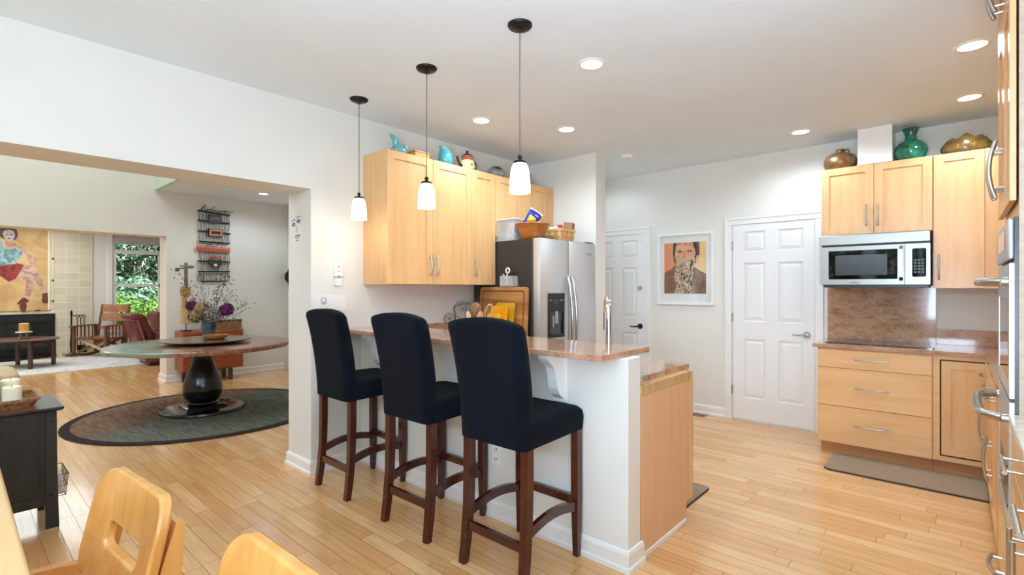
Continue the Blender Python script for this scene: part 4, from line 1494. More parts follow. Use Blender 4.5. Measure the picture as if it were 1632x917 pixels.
d = MB().prism(rect(TY0 + .003, TY1 - .003, .105, .42), mpd, 0, .018).end('drawer', MAPLEY, t)
MB().bow(mpd(mid - .08, .018, .20), mpd(mid + .08, .018, .20), (-1, 0, 0), .0085, .045, .2, 14).end('handle', STEELB, d, True)

# double oven built into the tower
t = thing('double_oven', 'stainless double wall oven with thick bar handles in the tower', 'oven', (.3, 2.97, .44))
mp = mapR(.160)
MB().box(.152, .1635, TY0 + .004, TY1 - .01, .44, 1.645).end('chassis', BLACKP, t)
m = MB().box(.134, .152, TY0 + .003, TY1 - .01, 1.487, 1.640, .008, 3)
cpn = m.end('control_panel', STEELD, t, True)
MB().box(.1328, .135, 2.75, 3.18, 1.535, 1.61, .001, 1).end('display', BLACKG, cpn)


def oven_door(z0, z1, hz, rise):
    m = MB().ringplate(rect(TY0 + .004, TY1 - .012, z0, z1), rect(TY0 + .07, TY1 - .07, z0 + .05, z1 - .13), mapR(.1525), 0, .0135)
    d = m.end('oven_door', STEELD, t)
    MB().prism(rect(TY0 + .068, TY1 - .068, z0 + .048, z1 - .128), mapR(.1525), .001, .012).end('oven_window', BLACKG, d)
    ya, yb = TY0 + .06, TY1 - .06
    pts = []
    for k in range(13):
        f = k / 12
        pts.append((.138 - .012 - (rise - .012) * min(1, 3.2 * math.sin(PI * f)) * (.86 + .14 * math.sin(PI * f)), ya + (yb - ya) * f, hz))
    m = MB().tube(pts, .0165, 14)
    for y in (ya, yb): m.cyl((.139, y, hz), (.12, y, hz), .017, .015, 14)
    m.end('handle', STEELB, d, True)


oven_door(.97, 1.472, 1.405, .075)
oven_door(.45, .955, .885, .08)

# near base cabinets with long bar pulls at the lower right
t = thing('drawer_cabinet', 'maple base cabinet with straight bar pulls at the lower right corner', 'cabinet', (.46, 1.5, 0))
MB().box(.162, XR - .03, .55, TY0 - .003, .1, .886).end('body', MAPLEY, t)
MB().box(.21, XR - .03, .55, TY0 - .003, 0, .1).end('toe_kick', TOE, t)
mp = mapR(.162)


def tbar(a, b, out, d, r=.0065):
    a, b, out = Vector(a), Vector(b), Vector(out)
    m = MB().cyl(a + out - (b - a) * .15, b + out + (b - a) * .15, r, seg=14)
    m.cyl(a, a + out, r * .7, seg=10).cyl(b, b + out, r * .7, seg=10)
    m.end('handle', STEELB, d, True)


for a, b in ((1.83, 2.60), (1.15, 1.825), (.56, 1.145)):
    d = MB().prism(rect(a, b, .742, .874), mp, 0, .02).end('drawer', MAPLEY, t)
    c = {1.83: 2.11, 1.15: 1.62, .56: .85}[a]
    tbar(mp(c - .075, .02, .85), mp(c + .075, .02, .85), (-.045, 0, 0), d)
for a, b, hy in ((1.79, 2.60, 1.835), (1.0, 1.785, 1.74)):
    d = MB().shaker(mp, a, b, .115, .735).end('door', MAPLE, t)
    tbar(mp(hy, .02, .56), mp(hy, .02, .73), (-.045, 0, 0), d)
tag(MB().box(.135, XR - .001, .54, TY0 - .002, .886, .914, .003, 1).end('side_countertop', plain('pale_stone', (226, 214, 198), .2, 0, .08, 20, coat=.2)), 'pale stone counter end in front of the oven tower side panel', 'countertop')  # side counter in one pale tone, lighter than the granite tops

# ------------------------------------------------------------------ mats, floor vent
t = thing('floor_mat', 'long taupe cushioned mat on the floor before the cooking wall', 'mat', (-.31, 4.68, 0))
MB().prism(rrect(-.21, 4.667, 1.13, .455, .05), mapF(.004), 0, .012).end('top_surface', MATG, t)
MB().prism(rrect(-.21, 4.667, 1.136, .461, .052), mapF(.0), 0, .009).end('edge', RUBBER, t)
t = thing('floor_mat', 'taupe mat on the floor behind the open end of the breakfast bar', 'mat', (-1.9, 3.23, 0))
MB().prism(rrect(-1.76, 3.245, .96, .47, .03), mapF(.004), 0, .01).end('top_surface', MATG, t)
MB().prism(rrect(-1.76, 3.245, .966, .476, .032), mapF(.0), 0, .008).end('edge', RUBBER, t)
t = thing('floor_vent', 'small wooden floor vent by the baseboard near the middle door', 'vent', (-2.17, 5.40, 0))
MB().box(-2.33, -2.03, 5.36, 5.46, 0, .006, .001, 1).end('frame', BOWLW, t)
m = MB()
for k in range(9): m.box(-2.31 + k * .03, -2.295 + k * .03, 5.375, 5.445, .006, .0068)
m.end('slots', DARK, t)

# ------------------------------------------------------------------ pottery on the cooking-wall cabinets
ZQ = 2.425
c = (-.795, 5.30, ZQ)
t = thing('brass_jug', 'squat aged brass jug at the left end of the cooking-wall cabinets', 'jug', c)
MB().lathe([(.085, 0), (.11, .01), (.126, .06), (.124, .10), (.105, .135), (.07, .152), (.034, .158), (.03, .165), (.03, .185), (.034, .19), (.03, .192), (.024, .18), (0, .178)], c, 36).end('body', BRASSO, t, True, ang=.9)
MB().tube([(-.765, 5.29, ZQ + .18), (-.735, 5.285, ZQ + .182), (-.725, 5.285, ZQ + .165), (-.735, 5.288, ZQ + .145)], .009, 8).end('small_handle', BRASSO, t, True)
c = (-.30, 5.33, ZQ)
t = thing('green_vase', 'mottled green bottle vase right of the white chase', 'vase', c)
MB().lathe([(.06, 0), (.075, .008), (.10, .045), (.113, .09), (.108, .13), (.082, .165), (.05, .182), (.04, .20), (.038, .225), (.05, .262), (.062, .282), (.056, .284), (.034, .24), (0, .235)], c, 40).end('body', GREENG, t, True, ang=.9)
c = (.04, 5.29, ZQ)
t = thing('ruffled_bowl', 'olive brown ruffled pottery bowl on the tall cabinet', 'bowl', c)
rings = []
for k, z, w_ in ((.55, 0, 0), (.86, .012, 0), (1.0, .045, 0), (.98, .075, .2), (.86, .10, .6), (.74, .118, 1), (.70, .118, 1), (.8, .08, .4), (.6, .02, 0)):
    rings.append([Vector((c[0] + .155 * k * math.cos(a), c[1] + .075 * k * math.sin(a), ZQ + z * (1 + .0) + w_ * (.03 * (1 - abs(math.cos(a))) + .010 * math.sin(7 * a)))) for a in [2 * PI * i / 56 for i in range(56)]])
MB().loft(rings).end('body', OLIVEG, t, True, ang=1.0)
m = MB()
for k in range(5):
    x = c[0] - .05 + k * .024
    m.tube([(x, c[1] - .068, ZQ + .05 + .012 * (k % 2)), (x + .006, c[1] - .073, ZQ + .075), (x + .014, c[1] - .070, ZQ + .058)], .005, 6)
m.end('raised_scrolls', plain('scroll_glaze', (166, 122, 60), .2, 0, .2, 30), t, True)

# ================================================================== DINING FURNITURE
t = thing('dining_table', 'light maple dining table with a rounded edge at the lower left corner', 'table', (-2.3, -.45, 0))
tp = MB()
def rtop(k): return [(x, y) for x, y in rrect(-2.3, -.42, 2.6 - k, 1.08 - k, .2, 10)]
tp.loft([[Vector((x, y, z)) for x, y in rtop(k)] for k, z in ((.03, .712), (.006, .716), (0, .724), (0, .742), (.006, .748), (.02, .75))], True)
tp.end('tabletop', TABLEW, t, True, ang=1.0)
m = MB().box(-3.4, -1.2, -.90, -.87, .62, .712).box(-3.4, -1.2, .0, .03, .62, .712).box(-3.4, -3.37, -.9, .03, .62, .712).box(-1.23, -1.2, -.9, .03, .62, .712)
m.end('apron', TABLEW, t)
for x in (-3.38, -1.22):
    for y in (-.88, .01): MB().sweep([(x, y, .712), (x, y, 0)], [.07, .045], [.07, .045], up=(1, 0, 0)).end('leg', TABLEW, t)
m = MB()
for x in (-2.9, -2.0): m.box(x - .0015, x + .0015, -.94, .10, .7495, .7504)
m.end('leaf_seam', TOE, t)


def make_chair():
    """bentwood chair facing -y, curved back board with a slot handle"""
    t = local(thing('dining_chair', 'honey wood dining chair with a slotted back, fully visible back at lower left', 'chair', (0, 0, 0), 'honey wood dining chairs at the table'))
    # back board: curved plywood, leaning back
    mpb = lambda u, n, z: Vector((u, .02 + (z - .56) * .23 - n - .028 * (u / .23) ** 2, z))
    # outline: rounded shoulders
    outer = rrect(0, .71, .475, .295, .075, 10)
    inner = rrect(-.012, .694, .235, .064, .024, 10)
    m = MB().ringplate(outer, inner, mpb, -.014, .014)
    mods = [('BEVEL', dict(width=.007, segments=3, limit_method='ANGLE', angle_limit=.9))]
    m.end('backrest', HONEY, t, True, mods=mods, ang=1.0)
    # seat
    m = MB().loft([[Vector((x * k, y * k - .21, z)) for x, y in rrect(0, 0, .44, .42, .08, 8)] for k, z in ((.96, .43), (1, .437), (1, .45), (.97, .457))], True)
    m.end('seat', HONEY, t, True, ang=1.0)
    for sx in (-1, 1):
        # rear post behind the board, running down to the floor
        m = MB().sweep([(sx * .208, .088, .80), (sx * .208, .07, .70), (sx * .208, .035, .56), (sx * .205, .005, .44), (sx * .205, .02, .2), (sx * .21, .06, 0)], [.03] * 6, [.02, .045, .05, .05, .045, .036], up=(0, 1, 0))
        m.end('rear_post', HONEY, t, True, ang=.9)
        m = MB().sweep([(sx * .19, -.38, .43), (sx * .2, -.40, 0)], [.042, .03], [.042, .03], up=(0, 1, 0))
        m.end('leg', HONEY, t)
        # low arm piece joining the back board to the front leg
        m = MB().sweep([(sx * .222, .02, .578), (sx * .226, -.06, .59), (sx * .226, -.15, .60), (sx * .224, -.24, .60), (sx * .218, -.30, .575), (sx * .208, -.35, .50), (sx * .195, -.38, .43)], .03, [.03, .034, .036, .036, .036, .036, .036])
        m.end('arm', HONEY, t, True, ang=.9)
    return t


ch = make_chair()
ch.location = (-1.655, .275, 0)
ch.rotation_euler = (0, 0, math.radians(5))
dup(ch, (-.955, .365, 0), math.radians(1.5), 'honey wood dining chair at the bottom edge, only its rounded back showing')

# ------------------------------------------------------------------ black sideboard at the left
SX0, SX1, SY1, ST = -4.30, -3.90, .42, .70
t = thing('sideboard', 'black-stained sideboard with an inlaid wooden top at the left edge', 'sideboard', (-4.1, -.2, 0))
SY0 = -1.0
m = MB().loft([[Vector((x, y, z)) for x, y in rect(SX0 - a, SX1 + a, SY0 - a, SY1 + b)] for a, b, z in ((.0, .0, ST - .03), (.04, .012, ST - .022), (.055, .02, ST - .012), (.055, .02, ST))], True)
m.end('top', BLACKW, t)
MB().box(SX0 + .01, SX1 + .045, SY0, SY1 - .085, ST, ST + .0015).end('top_inlay', TEAK, t)
MB().box(SX0 + .02, SX1 - .02, SY0 + .02, SY1 - .02, .16, ST - .03).end('case', BLACKW, t)
mp = mapA(SX1 - .02)
m = MB().ringplate(rect(SY0 + .05, SY1 - .055, .13, ST - .03), rect(SY0 + .1, SY1 - .075, .185, ST - .075), mp, 0, .012)
m.end('rails', BLACKW, t)
for x in (SX0 + .025, SX1 - .012):
    for y in (SY0 + .03, SY1 - .03):
        s_ = 1 if y > 0 else -1
        MB().sweep([(x, y, ST - .03), (x, y, .3), (x, y + .004 * s_, 0)], [.046, .052, .06], [.04, .04, .04], up=(1, 0, 0)).end('leg', BLACKW, t)
m = MB()
for y, z in ((SY1 - .03, .615), (SY1 - .03, .19)): m.lathe([(.008, 0), (.006, .004), (0, .006)], mtx=Matrix.Translation((SX1 + .008, y, z)) @ Euler((0, PI / 2, 0)).to_matrix().to_4x4(), seg=12)
m.end('pegs', BLACKP, t)
# wire basket hung on its right end
t = thing('wire_basket', 'small dark wire basket on the far end of the black sideboard', 'basket', (-4.1, .45, .14))
m = MB()
x0, x1, y0, y1 = -4.22, -3.98, .402, .462
for z, e in ((.15, 0), (.21, .006), (.275, .012)):
    m.tube([(x0 - e, y0, z), (x1 + e, y0, z), (x1 + e, y1 + e, z), (x0 - e, y1 + e, z)], .0028, 6, True)
for k in range(7):
    x = x0 + (x1 - x0) * k / 6
    m.tube([(x, y0, .15), (x, y1, .15), (x, y1 + .012, .275)], .002, 6)
m.end('wires', IRON, t)
tag(MB().obox((-4.08, .432, .215), (.17, .045, .12), 0, .008, rx=.1).end('folded_papers', plain('folded_paper', (214, 208, 206), .6, 0, .15, 30)), 'folded papers inside the dark wire basket', 'papers')
tag(MB().obox((-4.14, .43, .22), (.08, .02, .10), .0, .008, rx=.1).end('red_notebook', plain('dusky_red', (140, 40, 52), .5)), 'small red notebook tucked in the dark wire basket', 'notebook')
# wicker tray with cream candles on the sideboard
t = thing('wicker_tray', 'square wicker tray with flared rim on the black sideboard', 'tray', (-4.08, .13, ST + .0015))
zt = ST + .0015
m = MB()
m.loft([[Vector((-4.07 + x, .125 + y, z)) for x, y in rrect(0, 0, w_, w_ * 1.25, .03, 4)] for w_, z in ((.30, zt), (.315, zt + .012), (.35, zt + .05), (.335, zt + .05), (.30, zt + .018))], True)
m.end('tray', WICKER, t)
MB().loft([[Vector((-4.07 + x, .125 + y, z)) for x, y in rrect(0, 0, .345 + e, (.345 + e) * 1.245, .035, 4)] for e, z in ((.012, zt + .044), (.012, zt + .057), (-.008, zt + .057), (-.008, zt + .044))], False).end('rim', WICKER, t)
zc = zt + .018
for k, (x, y, r, h, lb) in enumerate(((-4.0, .235, .042, .105, 'shorter cream pillar candle at the right front of the wicker tray'),
                                     (-4.095, .235, .042, .135, 'taller cream pillar candle at the right back of the wicker tray'),
                                     (-4.0, .14, .042, .15, 'tall cream pillar candle at the left front of the wicker tray'),
                                     (-4.10, .14, .042, .18, 'tallest cream pillar candle at the left back of the wicker tray'))):
    t = thing('pillar_candle', lb, 'candle', (x, y, zc), 'candles on the wicker tray')
    MB().lathe([(r, 0), (r, h - .006), (r - .006, h), (.02, h - .006), (0, h - .008)], (x, y, zc), 28).end('wax', CREAM, t, True)
    MB().cyl((x, y, zc + h - .01), (x, y, zc + h + .008), .0015, seg=6).end('wick', BLACKP, t)

# ================================================================== HALL
# round rug
s = N('abstract_rug')
s.set(Roughness=.95, Specular_IOR_Level=.1)
v = s.coord(rand=False)
sp = s.n('ShaderNodeSeparateXYZ')
s.l(v, sp.inputs[0])
rad = s.math('SQRT', s.math('ADD', s.math('POWER', sp.outputs[0], 2), s.math('POWER', sp.outputs[1], 2)))
nz = s.noise(v, 2.2, 4, .6, .4)
nf = s.noise(s.coord((2, 9, 1), rot=(0, 0, -.7), rand=False), 2.2, 4, .6)
# diagonal split: brown towards -x -y, green grey towards +x
diag = s.math('ADD', s.math('SUBTRACT', s.math('MULTIPLY', sp.outputs[0], .55), s.math('MULTIPLY', sp.outputs[1], -.30)), s.math('MULTIPLY', s.math('SUBTRACT', nz, .5), .25))
split = s.n('ShaderNodeMapRange')
split.inputs[1].default_value = -.22
split.inputs[2].default_value = -.02
s.l(diag, split.inputs[0])
gr = s.ramp(nf, [(.3, (86, 90, 82)), (.5, (106, 110, 100)), (.7, (120, 124, 112))])
brn = s.ramp(nf, [(.3, (96, 74, 62)), (.5, (124, 98, 80)), (.7, (140, 116, 96))])
m1 = s.n('ShaderNodeMixRGB')
s.l(split.outputs[0], m1.inputs[0])
s.l(brn, m1.inputs[1])
s.l(gr, m1.inputs[2])
strokes = s.noise(s.coord((1.2, 26, 1), rot=(0, 0, -.75), rand=False), 2.6, 3, .7)
m2 = s.n('ShaderNodeMixRGB')
s.l(s.math('MULTIPLY', s.math('GREATER_THAN', strokes, .64), s.math('MULTIPLY', split.outputs[0], .6)), m2.inputs[0])
s.l(m1.outputs[0], m2.inputs[1])
m2.inputs[2].default_value = lin((52, 62, 58))
m3 = s.n('ShaderNodeMixRGB')
s.l(s.math('GREATER_THAN', rad, 1.155), m3.inputs[0])
s.l(m2.outputs[0], m3.inputs[1])
m3.inputs[2].default_value = lin((58, 46, 50))
s.l(m3.outputs[0], s.p.inputs['Base Color'])
s.bump(s.noise(v, 220, 2), .15, .003)
rg = local(thing('round_rug', 'round green and brown rug with a dark border under the pedestal table', 'rug', (-6.28, 1.92, 0)))
MB().lathe([(1.235, 0), (1.24, .006), (1.23, .012), (1.15, .012), (.6, .012), (0, .012)], seg=96).end('pile', s.m, rg)
TC = (-6.36, 1.90)
t = local(thing('pedestal_table', 'round pedestal table with a patinated wood top and black urn base', 'table', (TC[0], TC[1], .012)))
# worn top: teal patina at one side, warm wood elsewhere
s = N('patina_top')
s.set(Roughness=.2, Coat_Weight=.2)
v = s.coord(rand=False)
sp = s.n('ShaderNodeSeparateXYZ')
s.l(v, sp.inputs[0])
nz = s.noise(s.coord((1, 1, 1), rand=False), 3, 5, .65, .6)
gr = s.noise(s.coord((1.2, 10, 4), rand=False, rot=(0, 0, .4)), 4, 4, .6)
wd = s.ramp(gr, [(.3, (104, 66, 48)), (.5, (142, 96, 72)), (.7, (164, 120, 94))])
side = s.math('ADD', s.math('MULTIPLY', sp.outputs[1], -1.0), s.math('MULTIPLY', s.math('SUBTRACT', nz, .5), .7))
mr = s.n('ShaderNodeMapRange')
mr.inputs[1].default_value = .42
mr.inputs[2].default_value = .62
s.l(side, mr.inputs[0])
m1 = s.n('ShaderNodeMixRGB')
s.l(mr.outputs[0], m1.inputs[0])
s.l(wd, m1.inputs[1])
m1.inputs[2].default_value = lin((134, 150, 136))
s.l(m1.outputs[0], s.p.inputs['Base Color'])
PAT = s.m
MB().lathe([(.0, .696), (.86, .696), (.892, .702), (.898, .712), (.898, .738), (.89, .747), (.87, .75), (0, .75)], seg=80).end('tabletop', PAT, t, True, ang=.6)
MB().lathe([(.41, 0), (.415, .01), (.41, .03), (.39, .036), (0, .036)], seg=56).end('foot_plate', BLACKL, t, True, ang=.6)
sq = MB().loft([[Vector((x * k, y * k, z)) for x, y in rrect(0, 0, .40, .40, .05, 5)] for k, z in ((1, .036), (1, .06), (.9, .072))], True)
sq.end('plinth', BLACKL, t, True)
MB().lathe([(.13, .07), (.152, .085), (.145, .1), (.168, .13), (.188, .18), (.196, .24), (.188, .31), (.165, .39), (.135, .47), (.11, .54), (.096, .60), (.09, .65), (.1, .68), (.13, .696)], seg=48).end('urn', BLACKL, t, True, ang=1.0)
zt = .762
t = thing('lazy_susan', 'wide dark wooden turntable in the middle of the pedestal table', 'turntable', (-6.36, 1.93, zt))
MB().lathe([(.12, 0), (.12, .012), (.40, .018), (.455, .036), (.455, .042), (.44, .042), (0, .04)], (-6.36, 1.93, zt), 64).end('disc', plain('turntable_wood', (104, 82, 68), .22, 0, .15, 6), t, True, ang=.5)
zl = zt + .041
t = thing('gold_bowl', 'small ribbed golden bowl on the turntable', 'bowl', (-6.27, 2.0, zl))
MB().lathe([(.075, 0), (.095, .008), (.12, .03), (.126, .052), (.118, .052), (.09, .016), (0, .012)], (-6.27, 2.0, zl), 40, wob=lambda a, f: 1 + .025 * math.sin(16 * a)).end('bowl', plain('gold_wood', (190, 130, 62), .3, .2, .1), t, True)
VX, VY = -6.47, 2.0
t = thing('flower_vase', 'blue-grey glazed vase of dried flowers on the turntable', 'vase', (VX, VY, zl))
MB().lathe([(.062, 0), (.066, .02), (.07, .1), (.075, .18), (.078, .19), (.072, .19), (.066, .1), (.058, .012), (0, .01)], (VX, VY, zl), 28).end('vase', plain('blue_grey_glaze', (46, 64, 78), .25, 0, .45, 12, coat=.3), t, True, ang=1.0)
rnd = random.Random(3)
zv = zl + .16
# stems and heads
STEMG = plain('dried_stem', (96, 88, 66), .8)


def flowerhead(m, c, r, n, wl, rng):
    for k in range(n):
        d = Vector((rng.gauss(0, 1), rng.gauss(0, 1), rng.gauss(0, 1))).normalized()
        p = Vector(c) + d * r * rng.uniform(.55, 1)
        u = d.orthogonal().normalized()
        u = Matrix.Rotation(rng.uniform(0, 6.3), 3, d) @ u
        w = d.cross(u)
        vs = [m.bm.verts.new(p + u * wl * a + w * wl * b + d * wl * cc) for a, b, cc in ((-.5, -.5, 0), (.5, -.5, .3), (.5, .5, 0), (-.5, .5, .3))]
        m.face(vs)


HYD = plain('dried_hydrangea', (150, 130, 92), .9, 0, .35, 60)
PURP = plain('purple_dahlia', (98, 30, 88), .8, 0, .35, 60)
GREYF = plain('silver_foliage', (136, 134, 122), .9, 0, .3, 60)


def flower(kind, label, mat, off, r, n, wl):
    t2 = thing(kind, label, 'flower', (VX, VY, zv), 'dried flowers in the vase')
    c = Vector((VX, VY, zl + .19)) + Vector(off)
    MB().tube([(VX + off[0] * .1, VY + off[1] * .1, zl + .04), (VX + off[0] * .2, VY + off[1] * .2, zl + .19), tuple(c)], .003, 6).end('stem', STEMG, t2)
    m = MB()
    flowerhead(m, c, r, n, wl, rnd)
    m.end('flower_head', mat, t2)


R3 = Vector((.746, .666, 0))
def ov(a, z, b=0): return tuple(R3 * a + Vector((.666, -.746, 0)) * b + Vector((0, 0, z)))
flower('purple_dahlia', 'deep purple dahlia at the left of the vase', PURP, ov(-.21, .185), .058, 240, .026)
flower('purple_dahlia', 'deep purple dahlia at the right of the vase', PURP, ov(.20, .14), .072, 300, .03)
flower('dried_hydrangea', 'tan dried hydrangea head high on the left side of the vase', HYD, ov(-.06, .15, .04), .078, 320, .026)
flower('dried_hydrangea', 'tan dried hydrangea head low on the left side of the vase', HYD, ov(-.13, .07, .05), .082, 340, .026)
flower('silver_foliage', 'silvery dried filler bunch right of centre in the vase', GREYF, ov(.07, .08, .05), .10, 300, .022)
for k, (a, z, lb) in enumerate(((-.28, .56, 'bare dried twig leaning far left above the vase'), (-.12, .44, 'dried twig with dark buds rising left of centre'), (.20, .50, 'long dried twig leaning right toward the cord hanging'),
                               (.33, .36, 'wispy dried spray reaching right of the vase'), (.06, .42, 'upright dried spray in the middle of the vase'), (.42, .22, 'drooping wispy spray at the far right of the vase'))):
    t2 = thing('dried_twig', lb, 'twig', (VX, VY, zv), 'dried twigs in the vase')
    e = Vector((VX, VY, zl + .17)) + Vector(ov(a, z, rnd.uniform(-.08, .08)))
    s0 = Vector((VX, VY, zl + .05))
    mid_ = s0.lerp(e, .55) + Vector((0, 0, .03))
    m = MB().tube([s0, mid_, e], [.0035, .0028, .0015], 5)
    for j in range(12):
        f = rnd.uniform(.35, 1)
        b0 = mid_.lerp(e, (f - .35) / .65) if f > .55 else s0.lerp(mid_, f / .55)
        b1 = b0 + Vector((rnd.uniform(-.09, .09), rnd.uniform(-.09, .09), rnd.uniform(.0, .11)))
        m.tube([b0, b1], [.0015, .0008], 4)
    m.end('twig', STEMG, t2)
    m = MB()
    for j in range(60):
        f = rnd.uniform(.3, 1.05)
        c = s0.lerp(e, f) + Vector((rnd.gauss(0, .045), rnd.gauss(0, .045), rnd.gauss(0, .04)))
        flowerhead(m, c, .006, 3, .011, rnd)
    m.end('buds', GREYF if k % 2 else plain('dark_bud', (74, 70, 58), .9) if 'dark_bud' not in MATS else MATS['dark_bud'], t2)['kind'] = 'stuff'

# credenza against the far hall wall
CX0, CX1, CY0, CY1 = XB + .035, -8.2, 2.20, 3.0
t = thing('credenza', 'reddish teak credenza on short legs against the far hall wall', 'credenza', (-8.4, 2.6, 0))
m = MB().box(CX0, CX1, CY0, CY1, .18, .755, .004, 1)
m.end('case', TEAK, t)
for a, b in ((CY0 + .012, 2.598), (2.602, CY1 - .012)):
    MB().box(CX1, CX1 + .012, a, b, .20, .70, .002, 1).end('door', TEAK, t)
MB().box(CX1, CX1 + .014, CY0 + .012, CY1 - .012, .705, .74, .002, 1).end('drawer_rail', TEAK, t)
for x in (CX0 + .05, CX1 - .06):
    for y in (CY0 + .1, CY1 - .16): MB().box(x - .025, x + .025, y - .025, y + .025, 0, .18, .003, 1).end('leg', WALNUT, t)
# wicker box on the credenza
t = thing('lidded_basket', 'long brown woven basket with a dark rim on the credenza', 'basket', (-8.4, 2.84, .755))
m = MB().loft([[Vector((-8.4 + x * k, 2.85 + y * k, z)) for x, y in rrect(0, 0, .20, .34, .03, 4)] for k, z in ((.96, .755), (1, .76), (1.02, .885))], True)
m.end('basket', WICKER, t)
MB().loft([[Vector((-8.4 + x * k, 2.85 + y * k, z)) for x, y in rrect(0, 0, .205, .345, .03, 4)] for k, z in ((1.03, .875), (1.04, .892), (1.0, .896))], True).end('rim', WALNUT, t)
t = thing('slate_vase', 'square dark grey slate vase on the credenza behind the flowers', 'vase', (-8.42, 2.56, .755))
MB().loft([[Vector((-8.42 + x * k, 2.575 + y * k, z)) for x, y in rrect(0, 0, .13, .13, .01, 3)] for k, z in ((1, .755), (1.04, 1.02), (.9, 1.02), (.86, .80))], True).end('vase', plain('slate', (92, 92, 92), .6, 0, .15, 12), t)
MB().box(-8.49, -8.35, 2.505, 2.645, 1.0, 1.022, .004, 1).end('lip', plain('slate_light', (112, 112, 112), .6), t)
# folk banjo-like wooden sculpture on a rod
SXp, SYp = -8.36, 2.28
t = thing('wooden_sculpture', 'tall carved wooden sculpture with crossed pegs standing at the left of the credenza', 'sculpture', (SXp, SYp, .755))
MB().box(SXp - .07, SXp + .07, SYp - .06, SYp + .06, .755, .77, .002, 1).cyl((SXp, SYp, .76), (SXp, SYp, .9), .006, seg=8).end('stand', IRON, t)
MB().box(SXp - .045, SXp + .045, SYp - .055, SYp + .055, .86, 1.09, .006, 1).end('lower_block', PALEW, t)
MB().box(SXp - .03, SXp + .03, SYp - .055, SYp + .012, 1.09, 1.28, .006, 1).end('hollow_side', PALEW, t)
MB().box(SXp - .04, SXp + .04, SYp - .065, SYp + .05, 1.27, 1.40, .006, 1).end('upper_block', BOWLW if False else plain('tan_wood', (176, 134, 92), .6, 0, .1), t)
GW = plain('grey_wood', (120, 112, 102), .7, 0, .12)
MB().box(SXp - .02, SXp + .02, SYp - .02, SYp + .02, 1.40, 1.75, .004, 1).end('neck', GW, t)
MB().bar((SXp, SYp - .10, 1.66), (SXp, SYp + .09, 1.68), .02, .022).bar((SXp, SYp - .08, 1.70), (SXp, SYp + .11, 1.69), .02, .018).lathe([(.0, -.03), (.026, -.02), (.03, 0), (.026, .02), (0, .03)], (SXp, SYp - .11, 1.645), 12).lathe([(0, -.026), (.022, -.018), (.028, 0), (.022, .018), (0, .026)], (SXp, SYp + .07, 1.69), 12).end('pegs', GW, t)
MB().tube([(SXp + .04, SYp - .02, 1.2), (SXp + .05, SYp + .01, 1.16), (SXp + .05, SYp - .01, 1.1), (SXp + .045, SYp + .02, 1.06)], .006, 6).end('wire', IRON, t)

# woven cord wall hanging
HX = XB + .02
Y0h, Y1h, Z0h, Z1h = 2.50, 2.945, 1.475, 2.555
t = thing('wall_hanging', 'tall wall hanging of black cords on dark rods with an orange band', 'wall hanging', (XB, 2.72, 1.47))
mpw = mapA(XB)
CORD = plain('black_cord', (30, 28, 30), .8)
ORNG = plain('orange_cord', (196, 92, 62), .7, 0, .15, 40)


def cords(z0, z1, n, name, seed):
    r = random.Random(seed)
    m = MB()
    for k in range(n):
        y = Y0h + .01 + (Y1h - Y0h - .02) * k / (n - 1)
        ph, am = r.uniform(0, 6.3), r.uniform(.003, .009)
        m.tube([(HX + r.uniform(0, .006), y + am * math.sin(ph + j * 1.25), z0 + (z1 - z0) * j / 8) for j in range(9)], .0033, 5)
    m.end(name, CORD, t)


cords(2.09, 2.555, 20, 'upper_cords', 1)
cords(1.475, 1.97, 21, 'lower_cords', 2)
for z, a, b, sl in ((2.555, .0, .0, -.03), (2.41, .0, .01, -.015), (2.25, .01, -.01, -.015), (2.092, .015, -.0, -.008), (1.79, .0, .0, 0), (1.63, 0, 0, .01), (1.478, .05, .06, .01)):
    MB().tube([(HX + .008, Y0h + a, z), (HX + .008, Y1h - b, z + sl)], .011, 8).end('rod', CORD, t, True)
m = MB()
for dz in (.0, .03): m.tube([(HX + .012, Y0h - .025, 1.965 + dz), (HX + .012, Y1h, 1.945 + dz)], .011, 8)
r = random.Random(5)
for k in range(22):
    y = Y0h - .01 + (Y1h - Y0h) * k / 21
    m.tube([(HX + .016, y, 1.94), (HX + .016, y + .006, 2.02)], .006, 5)
m.tube([(HX + .012, Y0h - .02, 1.99), (HX + .012, Y0h - .012, 2.1)], .004, 5)
m.end('orange_band', ORNG, t, True, label='orange wrapped band across the middle')
m = MB()
for k in range(18):
    y = Y0h + .02 + (Y1h - Y0h) * k / 18
    m.tube([(HX, y, 2.56), (HX + .01, y + r.uniform(-.02, .05), 2.58), (HX + .01, y + r.uniform(0, .07), 2.57 + r.uniform(.01, .085) * (1 if k < 7 else .45))], .004, 5)
for k in range(12):
    y = Y0h + .04 + .03 * k
    m.tube([(HX, y, 2.02), (HX + .01, y + r.uniform(-.04, .04), 2.05), (HX + .01, y + r.uniform(-.05, .05), 2.075)], .0035, 5)
m.end('loose_ends', CORD, t)['kind'] = 'stuff'
DG = plain('dark_grey_box', (68, 70, 70), .6, 0, .3, 60)
MB().box(HX, HX + .035, 2.635, 2.815, 2.385, 2.51, .008, 1).end('grey_box', DG, t)
MB().tube([(HX + .036, 2.66, 2.42), (HX + .038, 2.72, 2.48), (HX + .038, 2.79, 2.44)], .006, 5).tube([(HX + .036, 2.66, 2.48), (HX + .038, 2.73, 2.44), (HX + .038, 2.79, 2.48)], .006, 5).end('grey_coils', GREYP, t)
m = MB().ringplate(rect(2.648, 2.83, 2.185, 2.285), rect(2.675, 2.805, 2.213, 2.258), mpw, .015, .055)
m.end('copper_frame', plain('copper_wood', (186, 128, 96), .5), t)
